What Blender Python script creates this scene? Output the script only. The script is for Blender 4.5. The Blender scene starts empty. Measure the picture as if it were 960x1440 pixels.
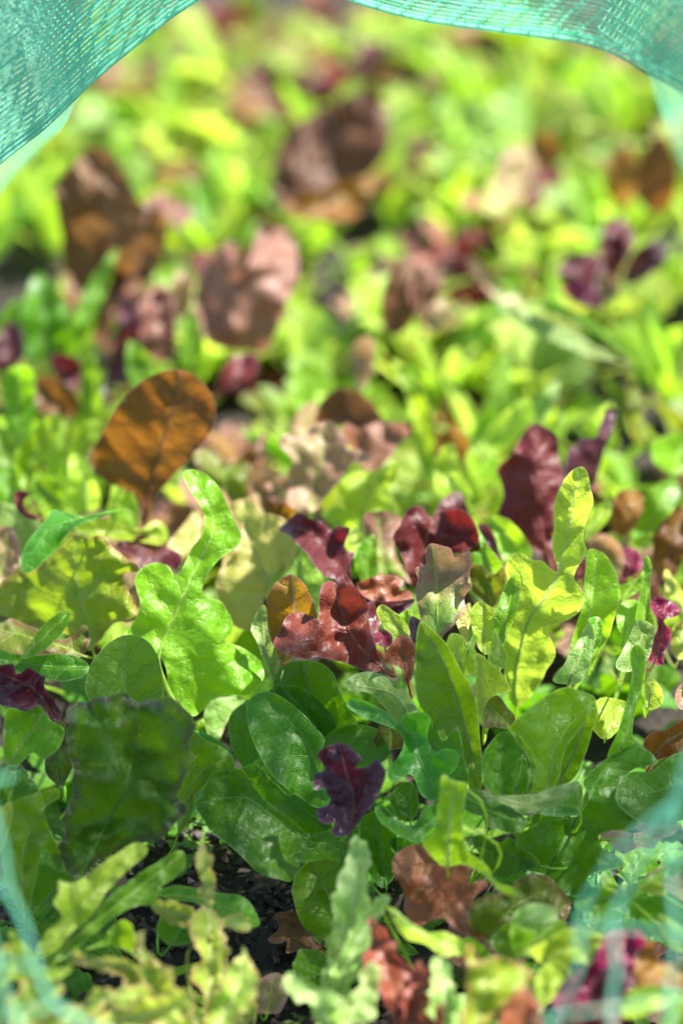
import bpy, math, random
import numpy as np
from mathutils import Vector, Euler, Matrix
from mathutils.geometry import delaunay_2d_cdt

# ------------------------------------------------------------------ camera, light, exposure
S = bpy.context.scene
COL = S.collection
R = math.radians
CAM_Z, PITCH, HALF = 0.46, R(28), R(12)
FPX = 720 / math.tan(HALF)                     # focal length in pixels of the 960 x 1440 photograph
cam = bpy.data.cameras.new('camera')
co = bpy.data.objects.new('camera', cam); COL.objects.link(co)
co.location = (0, 0, CAM_Z); co.rotation_euler = (R(90) - PITCH, 0, 0)
cam.sensor_fit = 'VERTICAL'; cam.sensor_height = 36; cam.sensor_width = 24
cam.lens = 18 / math.tan(HALF)
cam.clip_start = 0.02; cam.clip_end = 500
cam.dof.use_dof = True; cam.dof.focus_distance = 0.915; cam.dof.aperture_fstop = 4.0
S.camera = co
SUN_EL, SUN_AZ = 57, 70                        # azimuth measured from +Y towards +X
world = bpy.data.worlds.new('World'); S.world = world; world.use_nodes = True
wn = world.node_tree.nodes; wl = world.node_tree.links
sky = wn.new('ShaderNodeTexSky'); sky.sky_type = 'NISHITA'; sky.sun_disc = False
sky.sun_elevation = R(SUN_EL); sky.sun_rotation = R(SUN_AZ)
wl.new(sky.outputs[0], wn['Background'].inputs[0]); wn['Background'].inputs[1].default_value = 0.088
SUN = Vector((math.sin(R(SUN_AZ)) * math.cos(R(SUN_EL)), math.cos(R(SUN_AZ)) * math.cos(R(SUN_EL)), math.sin(R(SUN_EL))))
sl = bpy.data.lights.new('sun', 'SUN'); sl.energy = 5.0; sl.angle = R(0.5); sl.color = (1, 0.955, 0.88)
so = bpy.data.objects.new('sun', sl); COL.objects.link(so)
so.rotation_euler = SUN.to_track_quat('Z', 'Y').to_euler()
S.view_settings.view_transform = 'Standard'; S.view_settings.look = 'None'
S.view_settings.gamma = 1; S.view_settings.use_curve_mapping = False
S.view_settings.exposure = 1.7
S.cycles.use_denoising = True
S.cycles.max_bounces = 10; S.cycles.transmission_bounces = 8; S.cycles.diffuse_bounces = 5
S.cycles.use_adaptive_sampling = False

FWD = Vector((0, math.cos(PITCH), -math.sin(PITCH))); UP = Vector((0, math.sin(PITCH), math.cos(PITCH)))
CAM = Vector((0, 0, CAM_Z))
SOIL = -0.112

def ray(x, y):                                  # direction of unit depth through a pixel
    return Vector(((x - 480) / FPX, 0, 0)) + UP * ((720 - y) / FPX) + FWD
def pix(p):
    d = Vector(p) - CAM; z = d.dot(FWD)
    return 480 + d.x / z * FPX, 720 - d.dot(UP) / z * FPX, z
def at_depth(x, y, d): return CAM + ray(x, y) * d
def at_height(x, y, z):
    r = ray(x, y); return CAM + r * ((z - CAM_Z) / r.z)

def nrand(a):                                   # smooth value noise helper, vectorised
    return np.modf(np.abs(np.sin(a) * 43758.5453))[0]
def vnoise(x, y, seed=0):
    an = .55 + seed * 1.7; x, y = x * math.cos(an) - y * math.sin(an), x * math.sin(an) + y * math.cos(an)
    xi, yi = np.floor(x), np.floor(y); fx, fy = x - xi, y - yi
    fx = fx * fx * (3 - 2 * fx); fy = fy * fy * (3 - 2 * fy)
    h = lambda a, b: nrand(a * 127.1 + b * 311.7 + seed * 17.13 + 1.7)
    return (h(xi, yi) * (1 - fx) + h(xi + 1, yi) * fx) * (1 - fy) + (h(xi, yi + 1) * (1 - fx) + h(xi + 1, yi + 1) * fx) * fy * 1.0 - 0.0
def noise(x, y, seed=0): return vnoise(x, y, seed) * 2 - 1

def catmull(pts, closed=True, step=4.0):
    P = [np.array(p, float) for p in pts]; n = len(P); out = []
    rng = range(n) if closed else range(n - 1)
    for i in rng:
        if closed: p0, p1, p2, p3 = P[i - 1], P[i], P[(i + 1) % n], P[(i + 2) % n]
        else: p0, p1, p2, p3 = P[max(i - 1, 0)], P[i], P[i + 1], P[min(i + 2, n - 1)]
        k = max(2, int(np.linalg.norm(p2 - p1) / step))
        for j in range(k):
            t = j / k
            out.append(0.5 * ((2 * p1) + (-p0 + p2) * t + (2 * p0 - 5 * p1 + 4 * p2 - p3) * t * t + (-p0 + 3 * p1 - 3 * p2 + p3) * t ** 3))
    if not closed: out.append(P[-1])
    return np.array(out)

def seg_dist(pts, poly, closed):
    """distance from pts to a polyline, with the arclength and side of the nearest point"""
    A = poly if closed else poly[:-1]
    B = np.roll(poly, -1, 0) if closed else poly[1:]
    d = B - A; L2 = (d ** 2).sum(1) + 1e-12; L = np.sqrt(L2)
    acc = np.concatenate([[0], np.cumsum(L)])[:-1]
    rel = pts[:, None, :] - A[None]
    t = np.clip((rel * d[None]).sum(2) / L2[None], 0, 1)
    q = rel - t[..., None] * d[None]
    D = (q ** 2).sum(2); k = D.argmin(1); i = np.arange(len(pts))
    side = np.sign(d[k, 0] * rel[i, k, 1] - d[k, 1] * rel[i, k, 0])
    return np.sqrt(D[i, k]), acc[k] + t[i, k] * L[k], side, L.sum()

def inside(pts, poly):
    x, y = pts[:, 0], pts[:, 1]; c = np.zeros(len(pts), bool)
    x0, y0 = poly[:, 0], poly[:, 1]; x1, y1 = np.roll(x0, -1), np.roll(y0, -1)
    for a, b, c1, d in zip(x0, y0, x1, y1):
        m = ((b > y) != (d > y)) & (x < (c1 - a) * (y - b) / (d - b + 1e-12) + a)
        c ^= m
    return c

def fill_outline(out, step):
    """triangulate the inside of a 2-D outline with evenly spread inner points"""
    lo, hi = out.min(0), out.max(0)
    gx = np.arange(lo[0], hi[0], step); gy = np.arange(lo[1], hi[1], step * 0.87)
    G = np.array([(x + (step / 2 if j % 2 else 0), y) for j, y in enumerate(gy) for x in gx])
    G = G[inside(G, out)]
    if len(G): G = G[seg_dist(G, out, True)[0] > step * 0.55]
    allp = [Vector(p) for p in out] + [Vector(p) for p in G]
    v, e, f, *_ = delaunay_2d_cdt(allp, [], [list(range(len(out)))], 1, 1e-5)
    return np.array([(p.x, p.y) for p in v]), [tuple(q) for q in f]

def mesh_obj(name, verts, faces, mat, parent=None, attrs=None, smooth=True):
    me = bpy.data.meshes.new(name)
    me.from_pydata([tuple(v) for v in verts], [], faces)
    if attrs:
        for k, a in attrs.items():
            if a.ndim == 2:
                at = me.attributes.new(k, 'FLOAT_VECTOR', 'POINT'); at.data.foreach_set('vector', a.astype(np.float32).ravel())
            else:
                at = me.attributes.new(k, 'FLOAT', 'POINT'); at.data.foreach_set('value', a.astype(np.float32))
    if smooth: me.polygons.foreach_set('use_smooth', [True] * len(me.polygons))
    me.materials.append(mat); me.update()
    o = bpy.data.objects.new(name, me); COL.objects.link(o)
    if parent: o.parent = parent
    return o

def tag(o, label, cat, group=None, kind=None):
    if label: o['label'] = label
    if cat: o['category'] = cat
    if group: o['group'] = group
    if kind: o['kind'] = kind
    return o

# ------------------------------------------------------------------ materials
class NT:
    def __init__(s, name):
        s.m = bpy.data.materials.new(name); s.m.use_nodes = True
        s.t = s.m.node_tree; s.t.nodes.clear()
    def n(s, ty, ins=None, **kw):
        nd = s.t.nodes.new(ty)
        for k, v in kw.items(): setattr(nd, k, v)
        for k, v in (ins or {}).items():
            if hasattr(v, 'is_linked') or hasattr(v, 'links'): s.t.links.new(v, nd.inputs[k])
            else: nd.inputs[k].default_value = v
        return nd
    def math(s, op, a, b=None, c=None, clamp=False):
        ins = {0: a}
        if b is not None: ins[1] = b
        if c is not None: ins[2] = c
        return s.n('ShaderNodeMath', ins, operation=op, use_clamp=clamp).outputs[0]
    def ramp(s, x, a, b, lo=0., hi=1.):
        return s.n('ShaderNodeMapRange', {0: x, 1: a, 2: b, 3: lo, 4: hi}, interpolation_type='SMOOTHSTEP').outputs[0]
    def mix(s, f, a, b):
        nd = s.t.nodes.new('ShaderNodeMix'); nd.data_type = 'RGBA'
        for i, v in ((0, f), (6, a), (7, b)):
            if hasattr(v, 'links'): s.t.links.new(v, nd.inputs[i])
            else: nd.inputs[i].default_value = v if i == 0 else (*v, 1)
        return nd.outputs[2]

def leaf_mat(name, a, b, edge, vein, trans, tf=0.5, rough=0.4, edge_w=0.25, blot=0.5, bump=1.0, tip=0.0, spots=0.0, ret=0.45, base=None, spec=0.42):
    """a, b: the two colours mottled over the blade; edge: margin colour; vein: rib colour; trans: colour of the light let through"""
    t = NT(name)
    co_ = t.n('ShaderNodeAttribute', attribute_name='leafco').outputs['Vector']
    ed = t.n('ShaderNodeAttribute', attribute_name='edge').outputs['Fac']
    al = t.n('ShaderNodeAttribute', attribute_name='along').outputs['Fac']
    rnd = t.n('ShaderNodeObjectInfo').outputs['Random']
    off = t.n('ShaderNodeCombineXYZ', {0: t.math('MULTIPLY', rnd, 37.), 1: t.math('MULTIPLY', rnd, 91.), 2: t.math('MULTIPLY', rnd, 13.)}).outputs[0]
    p = t.n('ShaderNodeVectorMath', {0: co_, 1: off}, operation='ADD').outputs[0]
    xyz = t.n('ShaderNodeSeparateXYZ', {0: co_})
    u, v = xyz.outputs[0], t.math('ABSOLUTE', xyz.outputs[1])
    big = t.n('ShaderNodeTexNoise', {'Vector': p, 'Scale': 0.75, 'Detail': 3.0, 'Roughness': 0.55}).outputs[0]
    med = t.n('ShaderNodeTexNoise', {'Vector': p, 'Scale': 2.6, 'Detail': 4.0, 'Roughness': 0.6}).outputs[0]
    fine = t.n('ShaderNodeTexNoise', {'Vector': p, 'Scale': 14.0, 'Detail': 3.0, 'Roughness': 0.6}).outputs[0]
    # veins: chevrons running out from the midrib, then a fine net between them
    wob = t.math('MULTIPLY', t.math('SUBTRACT', med, 0.5), 0.75)
    side = t.math('MULTIPLY', t.math('SIGN', xyz.outputs[1]), 0.21)
    ph = t.math('ADD', t.math('ADD', t.math('SUBTRACT', t.math('MULTIPLY', u, 0.95), t.math('MULTIPLY', t.math('POWER', v, 0.85), 0.72)), wob), side)
    tri = t.math('ABSOLUTE', t.math('SUBTRACT', t.math('FRACT', ph), 0.5))
    v2 = t.ramp(tri, 0.0, 0.075, 1., 0.)
    vor = t.n('ShaderNodeTexVoronoi', {'Vector': t.n('ShaderNodeVectorMath', {0: p, 1: t.n('ShaderNodeCombineXYZ', {0: wob, 1: wob}).outputs[0]}, operation='ADD').outputs[0], 'Scale': 2.6}, feature='DISTANCE_TO_EDGE').outputs[0]
    v3 = t.ramp(vor, 0.0, 0.10, 1., 0.)
    mw = t.math('MULTIPLY_ADD', al, -0.09, 0.125)
    v1 = t.n('ShaderNodeMapRange', {0: v, 1: t.math('MULTIPLY', mw, 0.35), 2: mw, 3: 1., 4: 0.}, interpolation_type='SMOOTHSTEP').outputs[0]
    veins = t.math('MAXIMUM', v1, t.math('MAXIMUM', t.math('MULTIPLY', v2, 0.5), t.math('MULTIPLY', v3, ret * 0.6)))
    # colour
    blf = t.ramp(t.math('ADD', t.math('MULTIPLY', big, 0.65), t.math('MULTIPLY', med, 0.35)), 0.5 - 0.26 * blot - 0.02, 0.5 + 0.26 * blot)
    c = t.mix(blf, a, b)
    if base: c = t.mix(t.ramp(t.math('ADD', al, t.math('MULTIPLY', t.math('SUBTRACT', big, .5), .5)), 0.15, 0.7, 1., 0.), c, base)
    if tip:
        c = t.mix(t.math('MULTIPLY', t.ramp(t.math('ADD', al, t.math('MULTIPLY', t.math('SUBTRACT', med, .5), .7)), 0.45, 1.0), tip), c, edge)
    ef = t.ramp(t.math('ADD', ed, t.math('MULTIPLY', t.math('SUBTRACT', med, 0.5), edge_w * 1.6)), 0.0, edge_w, 1., 0.)
    c = t.mix(ef, c, edge)
    c = t.mix(t.math('MULTIPLY', veins, 0.72), c, vein)
    if spots:
        sp = t.n('ShaderNodeTexNoise', {'Vector': p, 'Scale': 5.0, 'Detail': 2.0}).outputs[0]
        c = t.mix(t.ramp(sp, 0.62, 0.70, 0., spots), c, (.05, .03, .015))
    fl = t.n('ShaderNodeTexNoise', {'Vector': p, 'Scale': 7.5, 'Detail': 1.0}).outputs[0]
    c = t.mix(t.ramp(fl, .735, .775, 0., .55), c, (.10, .055, .02))
    # tiny pores and scuffs
    c = t.n('ShaderNodeHueSaturation', {'Hue': t.math('MULTIPLY_ADD', rnd, .022, .489), 'Value': t.math('MULTIPLY', t.math('MULTIPLY_ADD', rnd, .3, .85), t.ramp(fine, .3, .7, .86, 1.14)), 'Color': c}).outputs[0]
    c = t.mix(t.ramp(ed, .012, .05, .45, 0.), c, tuple(min(1, .10 + 1.5 * x) for x in a))  # pale margin, painted brighter as light caught on the leaf's thin edge
    # light let through: veins and thick places stay darker
    tc = t.mix(t.math('MULTIPLY', ef, 0.8), trans, tuple(min(1, 0.25 * x + 1.5 * y) for x, y in zip(trans, edge)))
    tc = t.mix(t.math('MULTIPLY', blf, 0.55 * blot), tc, tuple(min(1, .35 * x + 1.6 * y) for x, y in zip(trans, b)))
    tc = t.mix(t.math('MULTIPLY', veins, 0.62), tc, tuple(min(1, 0.5 * x) for x in trans))
    tc = t.mix(t.math('MULTIPLY', v1, 0.6), tc, tuple(min(1, .25 + .75 * x) for x in vein))
    tc = t.n('ShaderNodeHueSaturation', {'Hue': t.math('MULTIPLY_ADD', rnd, .022, .489), 'Value': t.math('MULTIPLY_ADD', rnd, .3, .8), 'Color': tc}).outputs[0]
    tc = t.mix(t.ramp(ed, .012, .05, .5, 0.), tc, tuple(min(1, .15 + 1.25 * x) for x in trans))  # same painted rim highlight in the transmitted colour
    # relief: blistered cells between sunken veins
    cell = t.ramp(vor, 0.0, 0.28)
    h = t.math('ADD', t.math('MULTIPLY', cell, 0.22), t.math('MULTIPLY', med, 0.6))
    h = t.math('SUBTRACT', h, t.math('MULTIPLY', v2, 0.8))
    h = t.math('ADD', h, t.math('MULTIPLY', t.ramp(tri, 0.0, 0.5), 0.9))
    h = t.math('ADD', h, t.math('MULTIPLY', fine, 0.16))
    bp = t.n('ShaderNodeBump', {'Height': h, 'Strength': min(1, 0.5 * bump), 'Distance': 0.0012 * bump}).outputs[0]
    ro = t.math('ADD', t.ramp(med, .3, .75, rough - .08, rough + .14), t.math('MULTIPLY', fine, .05))
    pr = t.n('ShaderNodeBsdfPrincipled', {'Base Color': c, 'Roughness': ro, 'Normal': bp, 'Specular IOR Level': spec})
    tr = t.n('ShaderNodeBsdfTranslucent', {'Color': tc, 'Normal': bp})
    mx = t.n('ShaderNodeMixShader', {0: tf, 1: pr.outputs[0], 2: tr.outputs[0]})
    t.n('ShaderNodeOutputMaterial', {0: mx.outputs[0]})
    return t.m

M = {
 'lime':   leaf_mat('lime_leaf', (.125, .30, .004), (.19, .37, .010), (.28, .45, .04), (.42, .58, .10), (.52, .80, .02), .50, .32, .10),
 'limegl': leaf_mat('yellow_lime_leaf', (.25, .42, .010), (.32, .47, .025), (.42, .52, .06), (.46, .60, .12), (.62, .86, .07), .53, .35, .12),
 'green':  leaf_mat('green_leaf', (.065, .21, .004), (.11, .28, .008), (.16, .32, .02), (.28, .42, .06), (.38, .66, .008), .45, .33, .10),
 'deep':   leaf_mat('glossy_shade_green_leaf', (.036, .135, .004), (.06, .19, .006), (.09, .23, .015), (.17, .36, .05), (.24, .58, .006), .38, .36, .08, bump=.9, ret=.5, spec=.36),  # darker green for leaves in shade, part of the shade is in the colour
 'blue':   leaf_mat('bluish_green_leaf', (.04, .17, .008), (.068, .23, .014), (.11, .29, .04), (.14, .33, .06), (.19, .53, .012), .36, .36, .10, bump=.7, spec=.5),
 'sage':   leaf_mat('sage_leaf', (.17, .30, .05), (.22, .35, .08), (.27, .36, .13), (.36, .48, .15), (.42, .66, .07), .45, .38, .2),
 'olive':  leaf_mat('olive_leaf', (.085, .15, .008), (.13, .12, .015), (.13, .04, .02), (.24, .30, .04), (.30, .40, .015), .42, .38, .28),
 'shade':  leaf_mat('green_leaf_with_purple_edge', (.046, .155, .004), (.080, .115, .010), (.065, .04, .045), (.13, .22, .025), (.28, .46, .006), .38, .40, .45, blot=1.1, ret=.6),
 'red':    leaf_mat('red_leaf', (.095, .009, .010), (.14, .024, .018), (.14, .025, .03), (.20, .045, .03), (.25, .02, .016), .30, .44, .14, bump=1.0, ret=.5, spec=.45),
 'maroon': leaf_mat('dark_maroon_leaf', (.062, .007, .010), (.10, .014, .014), (.10, .016, .025), (.15, .03, .025), (.21, .014, .016), .30, .42, .14, bump=1.0, ret=.5, spec=.45),
 'purple': leaf_mat('purple_leaf', (.045, .009, .022), (.075, .014, .018), (.10, .03, .055), (.15, .05, .04), (.18, .015, .03), .24, .28, .2, bump=1.0, spec=.55),
 'magenta': leaf_mat('magenta_leaf', (.14, .007, .035), (.20, .016, .05), (.24, .05, .10), (.3, .06, .08), (.48, .01, .08), .34, .30, .14, bump=1.2),
 'bronze': leaf_mat('bronze_leaf', (.19, .065, .008), (.25, .13, .012), (.22, .06, .03), (.30, .20, .03), (.44, .19, .012), .40, .36, .2, bump=1.1, ret=.7),
 'brown':  leaf_mat('brown_leaf', (.115, .040, .010), (.19, .11, .012), (.10, .022, .012), (.11, .030, .014), (.34, .135, .016), .44, .38, .2, bump=1.1, ret=1.0, spots=.3),
 'pink':   leaf_mat('pinkish_leaf', (.32, .14, .11), (.31, .25, .11), (.40, .20, .17), (.34, .40, .11), (.50, .24, .09), .34, .38, .25, blot=.9, bump=1.1),
 'pinkgreen': leaf_mat('pink_and_green_leaf', (.24, .10, .085), (.26, .15, .10), (.26, .09, .08), (.30, .46, .06), (.34, .22, .07), .24, .40, .25, bump=.9, base=(.20, .35, .04)),
 'duskbrown': leaf_mat('dusky_brown_leaf', (.10, .042, .018), (.17, .085, .035), (.16, .06, .04), (.16, .06, .035), (.24, .10, .025), .36, .38, .2, bump=1.2, ret=.9, spots=.25),
 'dusky': leaf_mat('dusky_pink_leaf', (.19, .075, .05), (.26, .12, .085), (.27, .11, .10), (.30, .17, .10), (.36, .14, .08), .32, .38, .22, blot=.9, bump=1.1),
 'yellow': leaf_mat('yellow_bronze_leaf', (.16, .26, .008), (.25, .27, .014), (.25, .09, .025), (.40, .47, .06), (.36, .56, .02), .44, .36, .25, blot=.8, ret=.8),
 'pale':   leaf_mat('pale_blushed_leaf', (.34, .43, .06), (.42, .33, .12), (.42, .22, .12), (.48, .54, .16), (.66, .74, .08), .44, .38, .22, blot=.9),
 'frill':  leaf_mat('frilled_pale_leaf', (.25, .39, .03), (.34, .43, .07), (.38, .15, .10), (.52, .60, .22), (.64, .82, .06), .46, .36, .16, blot=.7),
 'frillgreen': leaf_mat('frilled_sage_leaf', (.22, .38, .06), (.30, .44, .12), (.38, .46, .17), (.5, .6, .26), (.52, .78, .12), .44, .38, .14, blot=.7),
 'rusty':  leaf_mat('rust_red_leaf', (.20, .035, .014), (.26, .08, .022), (.28, .07, .045), (.34, .14, .05), (.36, .08, .025), .34, .42, .2, bump=1.0, spec=.55),
 'dead':   leaf_mat('withered_brown_leaf', (.12, .05, .016), (.18, .09, .03), (.10, .04, .015), (.2, .12, .06), (.3, .14, .04), .25, .6, .2),
}
def stem_mat(name, c, tr):
    t = NT(name)
    tc = t.n('ShaderNodeTexCoord').outputs['Object']
    nz = t.n('ShaderNodeTexNoise', {'Vector': tc, 'Scale': 180., 'Detail': 3.}).outputs[0]
    cc = t.mix(t.ramp(nz, .3, .7), c, tuple(x * 1.25 for x in c))
    pr = t.n('ShaderNodeBsdfPrincipled', {'Base Color': cc, 'Roughness': .38})
    trn = t.n('ShaderNodeBsdfTranslucent', {'Color': (*tr, 1)})
    t.n('ShaderNodeOutputMaterial', {0: t.n('ShaderNodeMixShader', {0: .6, 1: pr.outputs[0], 2: trn.outputs[0]}).outputs[0]})
    return t.m
STEM = {'lime': stem_mat('lime_rib', (.30, .42, .09), (.6, .8, .1)), 'deep': stem_mat('green_rib', (.15, .33, .05), (.4, .7, .06)),
        'red': stem_mat('red_rib', (.24, .09, .06), (.5, .12, .06)), 'pale': stem_mat('pale_rib', (.38, .42, .18), (.6, .65, .2)),
        'pinkgreen': stem_mat('bright_green_rib', (.30, .42, .06), (.6, .8, .05)), 'brown': stem_mat('brown_rib', (.20, .085, .03), (.5, .2, .03))}
STEM_OF = {'lime': 'lime', 'limegl': 'lime', 'green': 'lime', 'deep': 'deep', 'blue': 'deep', 'sage': 'pale', 'olive': 'lime', 'shade': 'deep',
           'red': 'red', 'maroon': 'red', 'purple': 'red', 'magenta': 'red', 'bronze': 'brown', 'brown': 'brown', 'pink': 'pinkgreen', 'pinkgreen': 'pinkgreen',
           'yellow': 'lime', 'dusky': 'red', 'duskbrown': 'brown', 'pale': 'pale', 'frill': 'pale', 'frillgreen': 'pale', 'rusty': 'red', 'dead': 'brown'}

# ------------------------------------------------------------------ leaves
def tube(path, radii, sides=6):
    V, F = [], []
    n = len(path)
    for i, p in enumerate(path):
        d = (Vector(path[min(i + 1, n - 1)]) - Vector(path[max(i - 1, 0)])).normalized()
        a = d.cross(Vector((0.31, 0.2, 0.93))).normalized(); b = d.cross(a)
        for k in range(sides):
            an = 2 * math.pi * k / sides
            V.append(Vector(p) + (a * math.cos(an) + b * math.sin(an)) * radii[i])
    for i in range(n - 1):
        for k in range(sides):
            F.append((i * sides + k, i * sides + (k + 1) % sides, (i + 1) * sides + (k + 1) % sides, (i + 1) * sides + k))
    F.append(tuple(range(sides))[::-1]); F.append(tuple(range((n - 1) * sides, n * sides)))
    return V, F

VIEW = {'P': (0, 0, 1), 'A': (0, 480, 2), 'B': (320, 540, 960 / 360), 'C': (600, 540, 960 / 360), 'D': (0, 900, 2.4), 'E': (260, 880, 2.4),
        'F': (560, 860, 2.4), 'G': (0, 1140, 2), 'H': (440, 1140, 960 / 520), 'I': (0, 180, 2), 'J': (480, 180, 2)}
def vw(v, pts):
    ox, oy, s = VIEW[v]; return [(ox + x / s, oy + y / s) for x, y in pts]

def auto_rib(out):
    o = np.array(out); base = o[o[:, 1].argmax()]
    tip = o[((o - base) ** 2).sum(1).argmax()]; c = o.mean(0)
    mid = (base + tip) / 2 * .6 + c * .4
    return [tuple(base), tuple(mid), tuple(tip)]

LEAF_NO = [0]
WARN = []
def L(mat, v, out, rib=None, z=-4.5, lean=25, yaw=0, cup=.3, bend=.0, ruf=1., frill=0., rv=None, label=None, thick=1., far=False):
    return dict(mat=mat, out=vw(v, out) if v else out, rib=(vw(rv or v, rib) if rib else None), z=z, lean=lean, yaw=yaw, cup=cup, bend=bend, ruf=ruf, frill=frill, label=label, thick=thick, far=far)

def build_leaf(d, root, parent):
    """a leaf in its own tilted plane, curled, puckered and carried on a rib that runs down to the root"""
    LEAF_NO[0] += 1; sd = LEAF_NO[0]
    rs = random.Random(sd)
    rib0 = d['rib'] or auto_rib(d['out'])
    step = 9. if d['far'] else 5.
    out = catmull(d['out'], True, step * .8)
    amp = 0.8 + d['frill']
    n = len(out); s = np.arange(n) * step * .8
    nx = np.roll(out, -1, 0) - np.roll(out, 1, 0); nx = nx / (np.linalg.norm(nx, axis=1)[:, None] + 1e-9)
    nx = np.stack([nx[:, 1], -nx[:, 0]], 1)
    wobble = noise(s / 16, s * 0 + sd, sd) * amp + noise(s / 7, s * 0 + sd, sd + 5) * amp * (.35 + .03 * d['frill'])
    out = out + nx * wobble[:, None]
    rib = catmull(rib0, False, 8.)
    P, F = fill_outline(out, step)
    if len(F) < 4: WARN.append(('few faces', d['mat'], d['out'][0])); return None
    ed = seg_dist(P, out, True)[0]
    dist, arc, side, total = seg_dist(P, rib, False)
    # unproject to the leaf's plane
    c = out.mean(0); zc = d['z'] - 4.6 * min(1, max(0, (c[1] - 960) / 290)) * (d['z'] > -6) + (0 if d['far'] else 1.3 * min(1, max(0, (1000 - c[1]) / 100)))
    C = at_height(c[0], c[1], zc / 100)
    nrm = Vector((-math.tan(R(d['yaw'])), 1, -math.tan(R(d['lean']))))
    nrm.normalize()
    cmpx = 100 * (C - CAM).dot(FWD) / FPX
    al = arc / total; across = dist * side
    half = max(20., dist.max())
    # shape in depth (pixels): cupping, bending of the tip, ruffled margin, puckers
    w = across / half
    dep = -(d['cup'] + .12 * (1 if d['cup'] > 0 else -1)) * half * (np.abs(w) ** 1.3) * (0.9 + .35 * noise(al * 3, side * 3, sd)) * (1 + .6 * side * rs.uniform(-1, 1))
    dep = dep + d['bend'] * total * al ** 2.2
    edgef = np.exp(-ed / (half * .30 + 4))
    d = dict(d, ruf=d['ruf'] * 1.45)
    dep = dep + d['ruf'] * (edgef * (noise(P[:, 0] / 34, P[:, 1] / 34, sd) * (8 + d['frill'] * 1.5) + noise(P[:, 0] / 15, P[:, 1] / 15, sd + 3) * (3. + d['frill'])))
    dep = dep + d['ruf'] * (noise(P[:, 0] / 60, P[:, 1] / 60, sd + 29) * 11.0 + noise(P[:, 0] / 26, P[:, 1] / 26, sd + 9) * 3.2 + noise(P[:, 0] / 11, P[:, 1] / 11, sd + 19) * 0.9)
    dep = dep + np.exp(-(across / 7.) ** 2) * 2.5
    def place(px, py, extra=0.):
        r = ray(px, py); den = r.dot(nrm)
        if abs(den) < .12: den = math.copysign(.12, den)
        t = (C - CAM).dot(nrm) / den
        tc = (C - CAM).dot(FWD)
        t = min(max(t, tc - .12), tc + .12) + extra
        zmin = (SOIL + .006 - CAM_Z) / r.z
        return CAM + r * min(t, zmin)
    V = [place(p[0], p[1], e * cmpx / 100) for p, e in zip(P, dep)]
    # keep the face normals towards the camera
    F2 = []
    for f in F:
        a, b, q = V[f[0]], V[f[1]], V[f[2]]
        F2.append(f if (b - a).cross(q - a).dot(CAM - a) > 0 else f[::-1])
    org = place(rib[0][0], rib[0][1])
    attrs = {'leafco': np.stack([arc * cmpx, across * cmpx, P[:, 0] * 0 + sd * .37], 1), 'edge': ed * cmpx, 'along': al}
    o = mesh_obj('leaf', [p - org for p in V], F2, M[d['mat']], None, attrs)
    o.parent = parent; o.location = org - parent.location
    if d['label']: o['label'] = d['label']
    # rib and stalk
    m = max(3, int(len(rib) * (.5 if d['mat'] in ('lime', 'limegl', 'yellow', 'bronze', 'frill', 'frillgreen') else .93)))
    pts = []
    rel = lambda p: p - org
    dr = np.interp(np.arange(m) / m, al[np.argsort(al)], al[np.argsort(al)])
    for i in range(m):
        px, py = rib[i]
        k = ((P - rib[i]) ** 2).sum(1).argmin()
        pts.append(place(px, py, (dep[k] - 0.3) * cmpx / 100))
    b0 = pts[0]; rt = Vector(root)
    d0 = (pts[0] - pts[min(2, m - 1)]).normalized()
    q1 = b0 + d0 * min(.02, (b0 - rt).length * .4); q2 = rt + Vector((0, 0, min(.02, max(.004, (b0 - rt).length * .4))))
    stalk = []
    for i in range(8):
        t = i / 8; u = 1 - t
        stalk.append(rt * u ** 3 + q2 * 3 * u * u * t + q1 * 3 * u * t * t + b0 * t ** 3)
    path = [rel(p) for p in stalk + pts]
    k = d['thick'] * min(1.2, max(.5, total * cmpx / 8))
    rad = [.0016 * k * (1 - .07 * i) for i in range(8)] + [k * (.00062 * (1 - i / m) ** .9 + .00010) for i in range(m)]
    Vt, Ft = tube(path, rad)
    st = mesh_obj('midrib', Vt, Ft, STEM[STEM_OF[d['mat']]], o)
    return o

def plant(label, leaves, group=None, root=None, name='lettuce_plant', cat='lettuce'):
    bases = []
    for d in leaves:
        rib = d['rib'] or auto_rib(d['out'])
        bases.append(at_height(rib[0][0], rib[0][1], max(d['z'] / 100 - .06, SOIL)))
    if root is None:
        x = sum(b.x for b in bases) / len(bases); y = sum(b.y for b in bases) / len(bases) + .012
    else: x, y = root
    e = bpy.data.objects.new(name, None); COL.objects.link(e); e.empty_display_size = .02
    e.location = (x, y, SOIL)
    tag(e, label, cat, group)
    for d in leaves: build_leaf(d, (x, y, SOIL - .004), e)
    return e

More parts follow.
